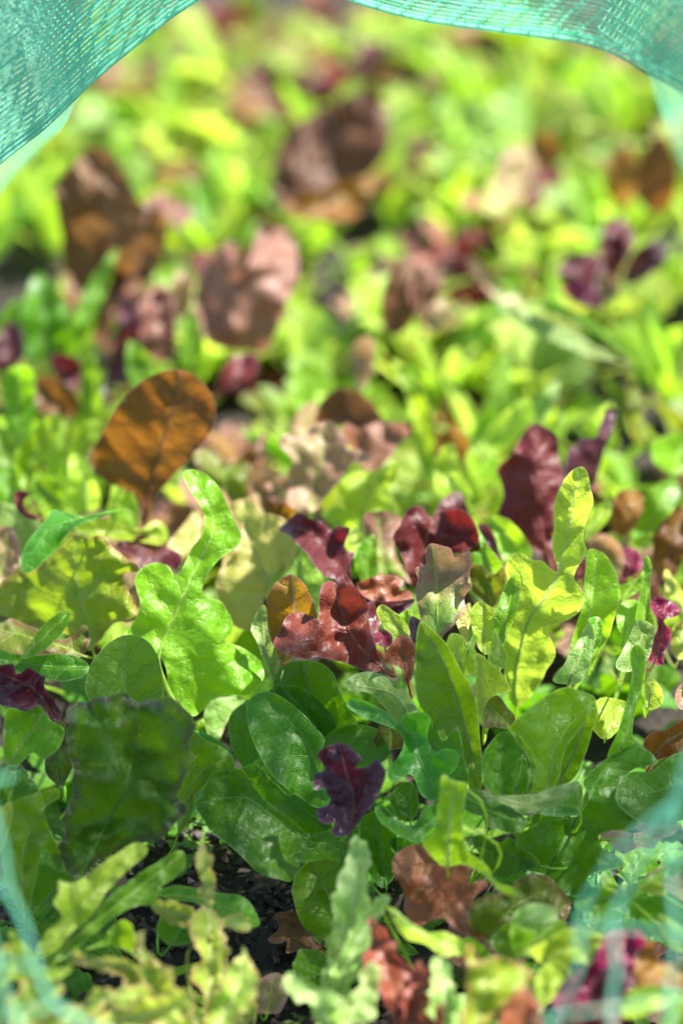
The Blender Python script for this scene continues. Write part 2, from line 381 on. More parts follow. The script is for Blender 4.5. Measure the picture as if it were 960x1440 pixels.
# ------------------------------------------------------------------ the ground
def ground():
    xs = np.concatenate([[-80, -20, -5, -1.5], np.linspace(-.6, .6, 150), [1.5, 5, 20, 80]])
    ys = np.concatenate([[-80, -20, -5, -1, 0.2], np.linspace(.5, 2.0, 190), [3, 6, 20, 90]])
    X, Y = np.meshgrid(xs, ys)
    m = ((np.abs(X) < .62) & (Y > .45) & (Y < 2.05))
    Z = SOIL + m * (noise(X * 40, Y * 40, 3) * .004 + noise(X * 110, Y * 110, 4) * .0022 + noise(X * 260, Y * 260, 5) * .001)
    V = np.stack([X, Y, Z], 2).reshape(-1, 3); nx = len(xs)
    F = [(j * nx + i, j * nx + i + 1, (j + 1) * nx + i + 1, (j + 1) * nx + i) for j in range(len(ys) - 1) for i in range(nx - 1)]
    t = NT('dark_soil')
    tc = t.n('ShaderNodeTexCoord').outputs['Object']
    n1 = t.n('ShaderNodeTexNoise', {'Vector': tc, 'Scale': 60., 'Detail': 6., 'Roughness': .65}).outputs[0]
    n2 = t.n('ShaderNodeTexVoronoi', {'Vector': tc, 'Scale': 240.}).outputs['Distance']
    c = t.mix(t.ramp(n1, .35, .7), (.009, .006, .003), (.026, .017, .010))
    bp = t.n('ShaderNodeBump', {'Height': t.math('ADD', n1, t.math('MULTIPLY', n2, .5)), 'Strength': .9, 'Distance': .003}).outputs[0]
    pr = t.n('ShaderNodeBsdfPrincipled', {'Base Color': c, 'Roughness': .85, 'Normal': bp})
    t.n('ShaderNodeOutputMaterial', {0: pr.outputs[0]})
    g = mesh_obj('ground', V, F, t.m); g['kind'] = 'structure'
    # crumbs of soil and grit
    rs = random.Random(5); V, F = [], []
    for i in range(2600):
        if i < 1500: x, y = rs.uniform(-.10, .02), rs.uniform(.60, .80)
        else: x, y = rs.uniform(-.3, .3), rs.uniform(.55, 1.1)
        r = abs(rs.gauss(0, .0012)) + .0006
        q = Euler((rs.uniform(0, 6), rs.uniform(0, 6), rs.uniform(0, 6))).to_matrix(); b = len(V)
        for p in ((1, 0, 0), (-1, 0, 0), (0, 1, 0), (0, -1, 0), (0, 0, 1), (0, 0, -1)):
            V.append(Vector((x, y, SOIL + r * .6 + .002)) + q @ Vector(p) * r * rs.uniform(.6, 1.3))
        F += [(b + i_, b + j_, b + k_) for i_, j_, k_ in ((0, 2, 4), (2, 1, 4), (1, 3, 4), (3, 0, 4), (2, 0, 5), (1, 2, 5), (3, 1, 5), (0, 3, 5))]
    t = NT('soil_grit'); tc = t.n('ShaderNodeTexCoord').outputs['Object']
    n1 = t.n('ShaderNodeTexNoise', {'Vector': tc, 'Scale': 170., 'Detail': 2.}).outputs[0]
    c = t.mix(t.ramp(n1, .45, .75), (.012, .008, .005), (.11, .085, .065))
    t.n('ShaderNodeOutputMaterial', {0: t.n('ShaderNodeBsdfPrincipled', {'Base Color': c, 'Roughness': .8}).outputs[0]})
    o = mesh_obj('soil_grit', V, F, t.m, smooth=False); o['kind'] = 'stuff'
    tag(o, 'dark crumbs of soil and pale grit in the gap between the lettuces', 'soil')
ground()

# ------------------------------------------------------------------ lettuces of the sharp zone, one entry per plant
plant('lobed bright green lettuce whose tallest leaf curls its tip over like a hook', [
    L('lime', 'P', vw('A', [(355,835),(375,790),(395,740),(385,700),(380,668),(395,640),(430,622),(470,630),(496,656),(512,640),(530,600),(545,575),(560,555),(570,535),(575,510),(572,485),(555,450),(530,410),(515,380),(520,365),(545,360),(580,375),(615,410),(640,460),(660,505),(679,545),(670,575),(640,595),(615,615),(595,640),(575,670),(570,705),(590,720),(622,731),(640,760),(656,795),(645,830),(620,845),(660,852),(700,872)]) + vw('D', [(885,75),(893,110),(880,150),(840,185),(780,185),(720,200),(690,235),(650,258),(610,220),(570,170),(545,60)]),
      vw('P', [(252,1000)]) + vw('A', [(465,960),(448,880),(505,740),(545,650),(590,560),(600,510),(585,460),(550,400),(530,368)]), z=-3.0, lean=36, yaw=2, cup=.22, ruf=1.0, bend=-.05, thick=1.1),
    L('sage', 'D', [(690,240),(720,200),(780,190),(818,190),(820,230),(770,270),(735,350),(700,320)], z=-6.5, lean=40),
    L('green', 'A', [(600,830),(650,850),(700,800),(735,830),(745,900),(742,960),(690,940),(640,900)], z=-6.5, lean=30),
])
plant('round glossy mid green leaf standing before the hook-tipped lettuce', [
    L('green', 'P', vw('A', [(240,985),(245,940),(255,910),(275,880),(310,845),(350,825),(395,830),(430,860),(450,905),(460,960),(455,1010),(430,1040),(350,1050),(270,1030)]), vw('A', [(350,1060),(352,960),(352,835)]), z=-3.0, lean=38, cup=.35, ruf=.5),
    L('deep', 'A', [(-20,866),(40,878),(100,885),(170,878),(230,893),(252,915),(236,945),(170,957),(100,942),(40,932),(-20,922)], [(250,918),(130,915),(-20,890)], z=-3.4, lean=62, cup=.4, ruf=.6),
    L('green', 'A', [(58,890),(90,842),(130,792),(180,757),(200,768),(182,812),(132,862),(88,890)], [(62,890),(130,825),(194,762)], z=-2.8, lean=35, cup=.5, ruf=.5),
])
plant('broad yellow and bronze lettuce leaf crossed by a dark stripe of shadow', [
    L('yellow', 'A', [(-25,700),(20,672),(50,650),(95,645),(150,600),(200,555),(250,549),(295,551),(330,590),(385,628),(389,648),(360,652),(345,665),(352,692),(372,722),(388,765),(370,788),(330,792),(300,817),(275,850),(255,872),(230,852),(205,832),(150,812),(100,802),(50,792),(-25,772)], [(262,872),(243,800),(228,720),(212,640),(215,556)], z=-4.0, lean=25, yaw=-30, cup=-.25, ruf=1.5, frill=1.5),
    L('olive', 'A', [(-20,768),(50,790),(100,808),(150,832),(200,832),(235,800),(252,832),(245,872),(210,892),(120,884),(60,888),(-20,872)], [(235,885),(150,850),(0,810)], z=-4.8, lean=45, ruf=1.6, frill=2),
    L('maroon', 'A', [(330,575),(370,552),(410,547),(455,570),(495,590),(514,607),(500,642),(470,636),(430,628),(395,648),(380,612)], [(400,650),(430,590),(450,560)], z=-4.6, lean=45, cup=.5, ruf=1.6, frill=1),
])
plant('small curled glossy leaf bending down over the yellow and bronze lettuce', [
    L('blue', 'A', [(60,612),(78,562),(128,502),(150,476),(200,482),(240,492),(303,477),(304,485),(262,502),(212,522),(182,552),(142,602),(82,652),(66,642)], [(303,481),(225,500),(150,525),(100,580),(70,642)], z=-1.2, lean=50, cup=-.8, ruf=.4),
    L('limegl', 'A', [(205,520),(255,490),(330,508),(400,530),(445,520),(467,552),(450,572),(380,562),(300,552),(240,547)], [(210,540),(320,535),(466,552)], z=-4.0, lean=60, cup=.4),
    L('maroon', 'A', [(42,427),(60,418),(85,430),(68,446),(74,474),(112,494),(92,504),(60,486),(45,460)], [(112,498),(60,470),(62,422)], z=-2.5, lean=40, ruf=1.5, cup=.8),
])
plant('pale grey green leaf cut by the left edge above the yellow bronze lettuce', [
    L('sage', 'A', [(-25,470),(30,461),(70,478),(112,502),(100,542),(72,602),(60,642),(20,672),(-25,690)], [(30,690),(40,580),(40,470)], z=-4.3, lean=38, ruf=1.3, frill=1),
    L('pink', 'A', [(-25,560),(20,520),(50,560),(55,620),(20,665),(-25,685)], [(-10,690),(15,600),(20,525)], z=-4.0, lean=45, ruf=1.4, frill=1),
])
plant('leaf blade with pointed tip rising at left in front of the brown oval leaf', [
    L('lime', 'A', [(35,352),(50,300),(90,255),(130,215),(166,202),(173,230),(160,272),(130,322),(110,352),(90,392),(70,418),(48,400)], [(60,420),(95,330),(165,206)], z=-3.6, lean=22, cup=.5),
    L('green', 'A', [(-25,385),(35,352),(62,412),(80,430),(40,470),(-25,462)], z=-4.2, lean=45),
    L('limegl', 'A', [(195,332),(206,318),(226,320),(256,370),(276,412),(282,462),(240,482),(200,472),(192,400)], [(240,485),(240,400),(210,322)], z=-4.0, lean=20, cup=.4),
    L('lime', 'A', [(200,322),(215,272),(245,229),(280,224),(291,245),(272,282),(246,322),(235,345)], [(228,342),(240,280),(282,228)], z=-4.4, lean=28, cup=.5),
    L('lime', 'A', [(165,242),(190,214),(222,242),(216,292),(196,332),(180,342),(164,302)], [(182,345),(192,280),(190,216)], z=-4.8, lean=25),
    L('green', 'A', [(80,430),(100,390),(150,380),(185,430),(170,460),(110,450)], z=-4.6, lean=55),
])
plant('slender lime leaves bunched at the foot of the brown oval leaf', [
    L('limegl', 'A', [(300,472),(311,432),(325,372),(345,342),(359,365),(351,422),(341,472),(330,522),(309,502)], [(318,520),(330,430),(346,346)], z=-4.3, lean=24, cup=.5),
    L('lime', 'A', [(328,522),(340,442),(365,424),(386,450),(392,502),(380,532)], z=-4.6, lean=25),
    L('limegl', 'A', [(395,545),(410,520),(440,505),(465,520),(470,560),(420,565)], z=-5, lean=50),
])
plant('straight green leaf with a blunt tip at the left edge', [
    L('green', 'A', [(12,122),(20,85),(50,69),(86,77),(98,110),(99,172),(92,232),(86,285),(30,335),(18,255)], [(55,335),(55,230),(52,75)], z=-3.8, lean=20, cup=.35),
    L('green', 'A', [(-20,240),(20,250),(60,320),(40,370),(-20,360)], z=-4.2, lean=40),
    L('green', 'A', [(228,120),(240,50),(262,38),(282,90),(286,170),(262,210),(232,200)], [(255,212),(258,130),(262,42)], z=-4.0, lean=18),
    L('brown', 'A', [(98,115),(140,100),(200,130),(226,180),(200,215),(140,210),(104,180)], z=-5.0, lean=40),
], root=(-.135, 1.0))
plant('tall oval brown leaf glowing amber with sun coming through it', [
    L('brown', 'A', [(400,532),(395,500),(402,472),(385,430),(340,412),(300,392),(265,362),(257,320),(280,270),(310,220),(345,165),(390,120),(440,92),(490,79),(535,88),(575,120),(600,160),(608,200),(596,247),(566,292),(521,342),(471,397),(441,432),(426,472),(416,512),(410,535)], [(405,535),(412,450),(440,340),(475,220),(508,88)], z=-1.2, lean=12, yaw=-30, cup=.22, ruf=.9),
])
plant('wide pale yellow green leaf with pink flush beside the hook-tipped leaf', [
    L('pale', 'A', [(648,465),(700,440),(740,478),(800,498),(832,570),(802,642),(752,682),(742,722),(738,772),(702,808),(660,800),(625,750),(608,690),(620,642),(660,592),(675,540)], [(765,700),(725,610),(695,520),(685,450)], z=-4.0, lean=48, cup=.3, ruf=1.4, frill=1),
    L('pale', 'A', [(470,575),(510,522),(550,478),(572,500),(562,562),(532,592),(502,642),(480,620)], [(500,640),(530,550),(552,485)], z=-5.0, lean=38, ruf=1.3),
    L('pale', 'A', [(640,560),(680,540),(720,600),(700,660),(650,680),(628,640)], z=-4.8, lean=45, ruf=1.4),
])
plant('dull olive leaf with a notched top between the brown oval and pink leaves', [
    L('olive', 'A', [(540,312),(570,296),(612,311),(642,341),(680,329),(707,361),(702,412),(692,442),(662,462),(640,442),(600,402),(565,362)], [(665,465),(635,390),(575,300)], z=-4.2, lean=30, ruf=1.4, frill=1),
    L('pinkgreen', 'B', [(80,380),(110,360),(150,400),(200,430),(240,460),(230,520),(160,520),(110,480)], z=-4.8, lean=40, ruf=1.6, frill=1),
])
plant('pinkish lobed leaf with wavy top and a pale vein behind the red ones', [
    L('pink', 'B', [(195,230),(215,190),(260,200),(300,180),(340,145),(380,138),(416,165),(442,205),(452,250),(490,243),(532,265),(526,287),(470,297),(440,332),(400,382),(370,422),(330,472),(300,492),(262,470),(225,440),(235,390),(230,335),(242,300),(225,260)], [(312,492),(330,400),(350,290),(370,145)], z=-2.6, lean=48, ruf=1.4, frill=1, cup=.3),
    L('pink', 'B', [(135,400),(160,365),(205,345),(240,360),(250,420),(230,455),(190,445),(150,430)], [(235,455),(190,390),(160,370)], z=-4.4, lean=48, ruf=1.8, frill=1),
    L('bronze', 'B', [(150,420),(200,430),(250,460),(260,510),(200,520),(150,480)], z=-5., lean=45, ruf=1.4),
])
plant('dark red lettuce with crumpled leaves in two tiers at the centre', [
    L('maroon', 'B', [(195,540),(230,510),(265,487),(310,500),(355,520),(385,547),(410,530),(455,535),(463,547),(450,580),(440,612),(455,630),(477,635),(467,680),(462,747),(430,747),(390,732),(350,707),(312,672),(300,640),(270,602),(230,567)], [(462,747),(390,650),(300,560),(225,525)], z=-2.4, lean=48, yaw=14, cup=.75, ruf=1.9, frill=2),
    L('red', 'B', [(345,895),(340,845),(343,790),(352,755),(378,740),(420,745),(470,755),(505,780),(521,830),(526,880),(546,950),(561,1010),(578,1062),(540,1082),(470,1057),(400,1032),(300,1027),(220,1012),(176,986),(184,950),(220,877),(280,858),(330,882)], [(578,1068),(490,980),(440,890),(395,755)], z=-2.8, lean=50, yaw=8, cup=.45, ruf=2.0, frill=2),
    L('rusty', 'B', [(478,752),(510,735),(560,720),(612,713),(650,725),(663,750),(642,770),(680,775),(693,800),(650,827),(600,822),(550,817),(510,800)], [(560,830),(590,770),(640,725)], z=-3.8, lean=52, ruf=1.8, frill=1, cup=.4),
    L('purple', 'B', [(520,828),(560,812),(600,818),(660,812),(702,806),(690,832),(640,862),(580,895),(548,955),(534,900)], [(545,950),(590,850),(695,812)], z=-3.4, lean=45, ruf=1.8, cup=.8, frill=1),
    L('magenta', 'B', [(543,950),(572,918),(612,935),(617,970),(590,990),(555,972)], z=-2.9, lean=50, cup=.8, ruf=1.4),
])
plant('small lime leaf peeping out between the crumpled red leaves', [
    L('limegl', 'B', [(558,852),(580,827),(622,850),(662,890),(682,940),(640,952),(600,930),(570,890)], [(680,950),(620,890),(575,832)], z=-2.5, lean=42, cup=.5, ruf=.6),
    L('lime', 'B', [(640,890),(665,850),(692,845),(690,900),(675,940)], z=-3.2, lean=40),
    L('rusty', 'B', [(593,1042),(605,990),(642,943),(690,958),(704,1000),(697,1060),(690,1112),(655,1122),(650,1072),(620,1052)], [(675,1120),(660,1040),(645,950)], z=-2.6, lean=36, ruf=1.7, frill=1, cup=.5),
    L('purple', 'B', [(690,872),(740,898),(778,935),(742,957),(690,972),(678,920)], z=-2.9, lean=45, ruf=1.5, cup=.6),
])
plant('bronze oval leaf with a yellow heart left of the crumpled red leaves', [
    L('bronze', 'B', [(145,840),(155,785),(190,735),(235,716),(277,740),(312,790),(332,850),(332,900),(302,960),(252,1012),(212,1047),(190,1042),(165,970),(148,900)], [(205,1045),(225,930),(250,850),(240,722)], z=-3.4, lean=22, yaw=-32, cup=.35, ruf=.7),
    L('sage', 'B', [(158,742),(200,682),(240,630),(272,603),(312,650),(342,700),(362,742),(347,800),(342,880),(300,905),(220,905),(150,850)], [(290,910),(280,780),(272,610)], z=-4.6, lean=34, ruf=1.0),
    L('sage', 'B', [(88,912),(128,832),(146,850),(152,930),(182,1000),(197,1062),(160,1102),(138,1052),(118,982)], [(175,1100),(140,980),(128,840)], z=-3.9, lean=34, ruf=1.0),
])
plant('bronze maroon lettuce with a broad crinkled top right of centre', [
    L('maroon', 'B', [(618,572),(640,530),(680,465),(730,461),(752,495),(800,480),(865,469),(906,492),(942,567),(917,612),(872,634),(800,645),(760,702),(718,762),(690,752),(665,692),(645,632)], [(718,762),(735,640),(750,560),(790,485)], z=-2.6, lean=46, cup=.55, ruf=2.0, frill=1),
    L('maroon', 'B', [(778,492),(800,440),(838,407),(870,410),(892,450),(900,492),(860,500),(810,500)], z=-3.6, lean=20, ruf=1.3),
    L('purple', 'C', [(188,530),(225,528),(252,570),(272,640),(278,662),(250,645),(218,585)], [(270,660),(240,590),(200,532)], z=-3.6, lean=26, ruf=1.3),
    L('olive', 'C', [(160,690),(200,678),(250,712),(288,668),(300,720),(282,790),(247,837),(210,807),(165,772)], [(240,835),(230,750),(205,685)], z=-3.4, lean=34, ruf=1.6, frill=1),
])
plant('lobed dusky pink leaf with a bright green midrib right of centre', [
    L('pinkgreen', 'B', [(700,690),(740,672),(742,622),(760,596),(800,605),(835,620),(850,652),(906,624),(910,690),(902,740),(917,760),(887,800),(882,850),(852,902),(812,942),(790,975),(760,940),(735,905),(718,850),(703,790),(715,732)], [(788,975),(785,860),(783,760),(768,604)], z=-1.4, lean=42, ruf=1.2, frill=1, cup=.35, thick=.8),
    L('pale', 'C', [(110,880),(160,820),(165,880),(150,940),(160,990),(130,950)], z=-2.8, lean=35, ruf=1.2),
])
plant('dull bronze leaf with a pale rib standing behind the two red lettuces', [
    L('pinkgreen', 'B', [(508,502),(560,478),(612,480),(652,510),(645,560),(625,620),(655,690),(692,752),(640,725),(570,720),(550,650)], [(600,760),(575,650),(565,482)], z=-4.4, lean=26, ruf=1.0),
    L('green', 'B', [(478,642),(510,590),(550,568),(562,640),(557,722),(502,737),(488,692)], [(520,735),(525,650),(548,572)], z=-4.2, lean=30),
    L('limegl', 'B', [(440,600),(470,560),(503,572),(490,630),(476,652),(455,632)], z=-4.0, lean=40),
])
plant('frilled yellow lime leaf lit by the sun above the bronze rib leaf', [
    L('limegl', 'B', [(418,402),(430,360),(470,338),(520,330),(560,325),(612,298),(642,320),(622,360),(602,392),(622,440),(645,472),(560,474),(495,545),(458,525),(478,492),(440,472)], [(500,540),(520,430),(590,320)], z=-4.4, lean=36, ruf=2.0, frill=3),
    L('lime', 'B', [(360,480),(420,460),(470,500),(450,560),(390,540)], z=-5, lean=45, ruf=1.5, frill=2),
])
plant('tall lime leaf with a spoon shaped tip glowing at right', [
    L('limegl', 'P', vw('C', [(268,962),(300,882),(320,782),(296,702),(310,660),(350,636),(400,660),(430,664),(460,690),(490,707),(482,650),(467,610),(475,560),(474,490),(479,440),(500,390),(520,350),(555,317),(586,313),(606,345),(616,400),(621,450),(601,500),(586,570),(597,630),(562,690),(551,730),(577,770),(585,810),(562,862),(512,892),(450,917),(465,962),(482,1005),(470,1040),(450,1065),(425,1120)]) + vw('F', [(450,280),(410,320),(380,310),(355,240),(360,160)]),
      vw('F', [(395,320)]) + vw('C', [(330,1090),(375,900),(440,805),(492,712),(522,600),(548,440),(574,318)]), z=-2.6, lean=15, yaw=-30, cup=.3, ruf=1.0, thick=.9),
    L('limegl', 'C', [(160,872),(175,830),(205,817),(242,840),(262,882),(252,950),(232,1012),(200,1002),(180,952)], [(215,1010),(215,920),(205,822)], z=-2.6, lean=28, cup=.4),
    L('green', 'C', [(253,882),(270,822),(300,742),(330,709),(349,725),(346,802),(331,872),(301,942),(281,982),(260,932)], [(285,985),(300,850),(335,715)], z=-2.2, lean=22, cup=.5),
    L('lime', 'C', [(228,1032),(240,962),(255,918),(277,970),(297,1012),(292,1062),(260,1062)], z=-2.0, lean=25),
    L('limegl', 'F', [(258,202),(262,140),(302,165),(352,212),(380,267),(330,282),(302,302),(284,352),(288,392),(268,352)], [(285,390),(285,270),(270,150)], z=-1.9, lean=26, cup=.4),
    L('limegl', 'C', [(73,982),(90,933),(132,940),(158,985),(190,1010),(180,1080),(130,1090),(100,1040)], z=-2.2, lean=35, ruf=1.6, frill=1.5),
    L('limegl', 'C', [(133,962),(150,990),(172,938),(192,950),(178,990),(190,1012),(150,1016)], z=-1.8, lean=40, ruf=1.4, cup=.7),
    L('olive', 'F', [(284,300),(330,282),(375,330),(395,360),(375,395),(320,390),(285,392)], z=-2.6, lean=35),
])
plant('broad rounded lime leaf close behind the spoon tipped lime leaf', [
    L('lime', 'C', [(470,1110),(520,1040),(560,900),(582,830),(592,720),(602,622),(652,630),(692,672),(717,730),(722,802),(702,882),(682,952),(652,1002),(600,1085),(540,1120)], [(545,1120),(600,900),(640,640)], z=-3.6, lean=22, cup=.35, ruf=.8),
    L('sage', 'C', [(480,1120),(490,1080),(520,1042),(560,972),(600,900),(622,910),(624,972),(612,1042),(590,1092),(560,1125)], [(530,1120),(570,1020),(612,908)], z=-2.9, lean=34, cup=.3),
    L('green', 'C', [(600,882),(640,873),(657,900),(652,962),(622,1025),(612,1040),(626,970),(622,910)], z=-2.7, lean=20, cup=.5),
    L('sage', 'C', [(706,1052),(740,982),(790,890),(847,910),(847,962),(832,1022),(800,1065),(740,1080)], [(760,1070),(790,980),(825,905)], z=-3.6, lean=40),
    L('green', 'C', [(783,892),(790,822),(805,742),(810,662),(825,644),(840,680),(837,762),(842,832),(847,902),(820,917)], [(815,915),(822,780),(826,650)], z=-2.9, lean=16, cup=.7),
    L('lime', 'C', [(718,762),(760,742),(800,712),(812,690),(802,762),(760,802),(725,817)], z=-3.5, lean=35),
    L('lime', 'C', [(720,830),(760,810),(790,820),(780,880),(740,940),(710,900)], z=-3.9, lean=40),
    L('limegl', 'C', [(582,592),(600,532),(630,472),(665,438),(694,455),(682,502),(642,552),(605,588)], [(590,592),(630,520),(684,448)], z=-4.2, lean=32, cup=.5),
])
plant('folded maroon leaf with whitish sheen behind the spoon tipped lime leaf', [
    L('red', 'C', [(261,325),(290,290),(320,260),(350,200),(385,160),(420,152),(465,175),(490,210),(492,270),(507,330),(502,380),(482,450),(474,560),(477,640),(492,692),(460,702),(440,662),(390,612),(350,562),(300,512),(266,490),(285,430),(280,370)], [(472,702),(435,570),(410,400),(422,158)], z=-3.0, lean=42, cup=-.6, ruf=1.2),
    L('purple', 'C', [(506,367),(520,290),(540,233),(565,240),(570,208),(612,204),(640,198),(650,150),(665,98),(705,96),(697,150),(672,232),(652,302),(627,382),(610,395),(590,345),(545,340)], [(615,395),(640,290),(685,100)], z=-2.8, lean=20, yaw=25, cup=.6, ruf=1.2, frill=1),
    L('maroon', 'C', [(545,690),(580,640),(600,660),(605,710),(560,735)], z=-3.6, lean=30),
])
plant('medium green leaves tucked between the maroon lettuce and the lime one', [
    L('lime', 'C', [(228,500),(300,508),(362,570),(392,622),(387,652),(340,645),(300,665),(280,645),(250,565)], [(330,665),(310,590),(240,505)], z=-4.3, lean=36),
    L('green', 'C', [(158,642),(200,620),(195,556),(232,610),(279,672),(247,718),(200,702)], [(245,715),(220,650),(200,565)], z=-2.9, lean=30, cup=.6),
    L('limegl', 'C', [(75,340),(110,335),(150,370),(172,410),(150,445),(110,430),(85,390)], z=-4.2, lean=38, ruf=1.2),
])
plant('magenta leaf with a crumpled edge near the right edge of the bed', [
    L('magenta', 'C', [(838,812),(870,798),(912,815),(952,850),(930,872),(892,887),(912,922),(907,972),(892,1012),(886,1052),(850,1047),(823,1027),(850,962),(860,902),(845,862)], [(850,1050),(880,940),(885,880),(900,815)], z=-3.8, lean=34, ruf=1.7, frill=1.5, cup=.5),
    L('magenta', 'C', [(723,742),(740,682),(735,620),(770,613),(802,640),(807,682),(770,722)], [(740,745),(765,680),(770,618)], z=-4.6, lean=34, ruf=1.7, frill=1),
])
# the shaded middle
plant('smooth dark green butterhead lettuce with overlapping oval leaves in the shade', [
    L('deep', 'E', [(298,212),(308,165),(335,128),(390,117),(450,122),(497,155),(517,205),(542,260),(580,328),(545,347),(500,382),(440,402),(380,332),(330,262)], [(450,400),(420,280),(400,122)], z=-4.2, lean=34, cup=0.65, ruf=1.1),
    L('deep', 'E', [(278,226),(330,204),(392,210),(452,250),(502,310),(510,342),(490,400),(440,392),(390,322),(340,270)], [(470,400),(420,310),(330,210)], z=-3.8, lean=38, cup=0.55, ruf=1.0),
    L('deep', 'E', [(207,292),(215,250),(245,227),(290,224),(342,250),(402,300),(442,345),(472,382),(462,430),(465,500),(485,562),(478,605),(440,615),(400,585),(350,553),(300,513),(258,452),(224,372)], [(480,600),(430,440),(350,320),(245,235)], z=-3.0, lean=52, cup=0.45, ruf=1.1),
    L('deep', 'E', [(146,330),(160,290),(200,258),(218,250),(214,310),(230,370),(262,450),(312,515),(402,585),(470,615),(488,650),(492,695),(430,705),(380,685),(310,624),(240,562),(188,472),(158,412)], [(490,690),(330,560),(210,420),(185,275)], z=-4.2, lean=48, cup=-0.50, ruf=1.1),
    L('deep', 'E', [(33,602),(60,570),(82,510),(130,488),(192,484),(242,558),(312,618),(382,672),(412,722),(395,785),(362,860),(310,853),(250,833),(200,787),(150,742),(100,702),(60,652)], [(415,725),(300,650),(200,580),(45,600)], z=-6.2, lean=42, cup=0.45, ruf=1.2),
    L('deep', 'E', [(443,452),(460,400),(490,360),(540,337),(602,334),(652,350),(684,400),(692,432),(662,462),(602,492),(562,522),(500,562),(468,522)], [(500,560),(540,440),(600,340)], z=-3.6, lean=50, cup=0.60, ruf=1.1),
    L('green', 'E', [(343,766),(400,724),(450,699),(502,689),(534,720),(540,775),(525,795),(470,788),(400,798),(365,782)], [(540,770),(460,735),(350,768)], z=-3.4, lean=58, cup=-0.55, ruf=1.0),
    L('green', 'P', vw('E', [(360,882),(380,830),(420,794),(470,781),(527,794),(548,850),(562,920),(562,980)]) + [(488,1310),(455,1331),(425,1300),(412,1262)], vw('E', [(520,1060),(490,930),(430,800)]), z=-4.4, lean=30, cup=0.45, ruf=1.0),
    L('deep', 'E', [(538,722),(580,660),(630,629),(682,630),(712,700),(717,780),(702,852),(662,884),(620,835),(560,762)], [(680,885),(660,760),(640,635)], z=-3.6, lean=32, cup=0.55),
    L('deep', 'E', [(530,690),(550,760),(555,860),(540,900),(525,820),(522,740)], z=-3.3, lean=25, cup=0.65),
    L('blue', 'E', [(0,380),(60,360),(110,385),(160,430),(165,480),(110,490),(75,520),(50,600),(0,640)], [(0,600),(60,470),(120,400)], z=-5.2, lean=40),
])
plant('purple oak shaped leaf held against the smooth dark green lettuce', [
    L('purple', 'E', [(438,500),(470,485),(445,440),(470,408),(510,399),(545,405),(580,430),(594,450),(577,480),(622,470),(650,444),(662,470),(677,500),(667,540),(642,590),(612,632),(572,682),(540,707),(500,702),(494,682),(515,660),(465,667),(443,625),(490,600),(485,575),(470,545),(438,550)], [(560,690),(570,590),(550,520),(520,405)], z=-1.6, lean=34, ruf=1.5, frill=1, cup=0.55),
])
plant('grey green glossy leaf arching over below the red lettuce', [
    L('sage', 'E', [(533,202),(570,164),(632,156),(692,180),(742,220),(782,280),(777,332),(740,370),(690,300),(640,240),(600,222)], [(770,335),(700,230),(540,200)], z=-2.6, lean=52, cup=-0.75, ruf=1.3),
    L('olive', 'E', [(640,240),(690,290),(740,365),(732,412),(660,417),(633,390),(660,320)], [(690,420),(690,340),(650,250)], z=-3.2, lean=36),
    L('blue', 'F', [(0,340),(40,350),(100,350),(130,400),(200,400),(215,480),(235,580),(180,600),(110,500)], [(200,600),(140,480),(30,350)], z=-3.6, lean=30),
])
plant('bluish green oak leaf with rounded lobes at the centre of the shade', [
    L('blue', 'E', [(543,266),(570,247),(622,260),(692,300),(722,330),(742,300),(792,294),(827,310),(817,360),(832,430),(882,414),(922,430),(917,472),(882,522),(862,590),(800,575),(760,502),(700,527),(684,490),(720,440),(735,400),(720,360),(640,322),(570,292)], [(850,595),(790,450),(760,370),(650,290),(560,262)], z=-1.8, lean=40, yaw=-10, cup=0.50, ruf=1.1),
    L('blue', 'E', [(640,610),(670,608),(722,660),(772,672),(802,620),(845,600),(855,650),(815,705),(792,732),(730,712),(680,682),(650,652)], [(850,640),(780,690),(650,620)], z=-2.2, lean=48, cup=0.65, ruf=1.4),
    L('deep', 'E', [(690,580),(720,540),(770,530),(790,600),(760,660),(715,640)], z=-3.4, lean=40),
    L('deep', 'E', [(690,720),(740,715),(790,735),(800,770),(740,790),(700,760)], z=-3.6, lean=45),
])
plant('tall pointed green leaf with a folded edge beside the bluish oak leaf', [
    L('green', 'F', [(58,162),(60,100),(75,33),(102,50),(162,110),(202,180),(232,230),(257,280),(267,350),(277,450),(282,540),(276,602),(240,602),(225,512),(205,402),(190,397),(150,437),(120,382),(75,322),(58,252)], [(262,605),(232,420),(160,190),(82,42)], z=-1.6, lean=22, yaw=-12, cup=0.50, ruf=1.2),
    L('limegl', 'F', [(60,100),(75,33),(102,48),(165,112),(150,118),(100,85)], z=-1.5, lean=20),
])
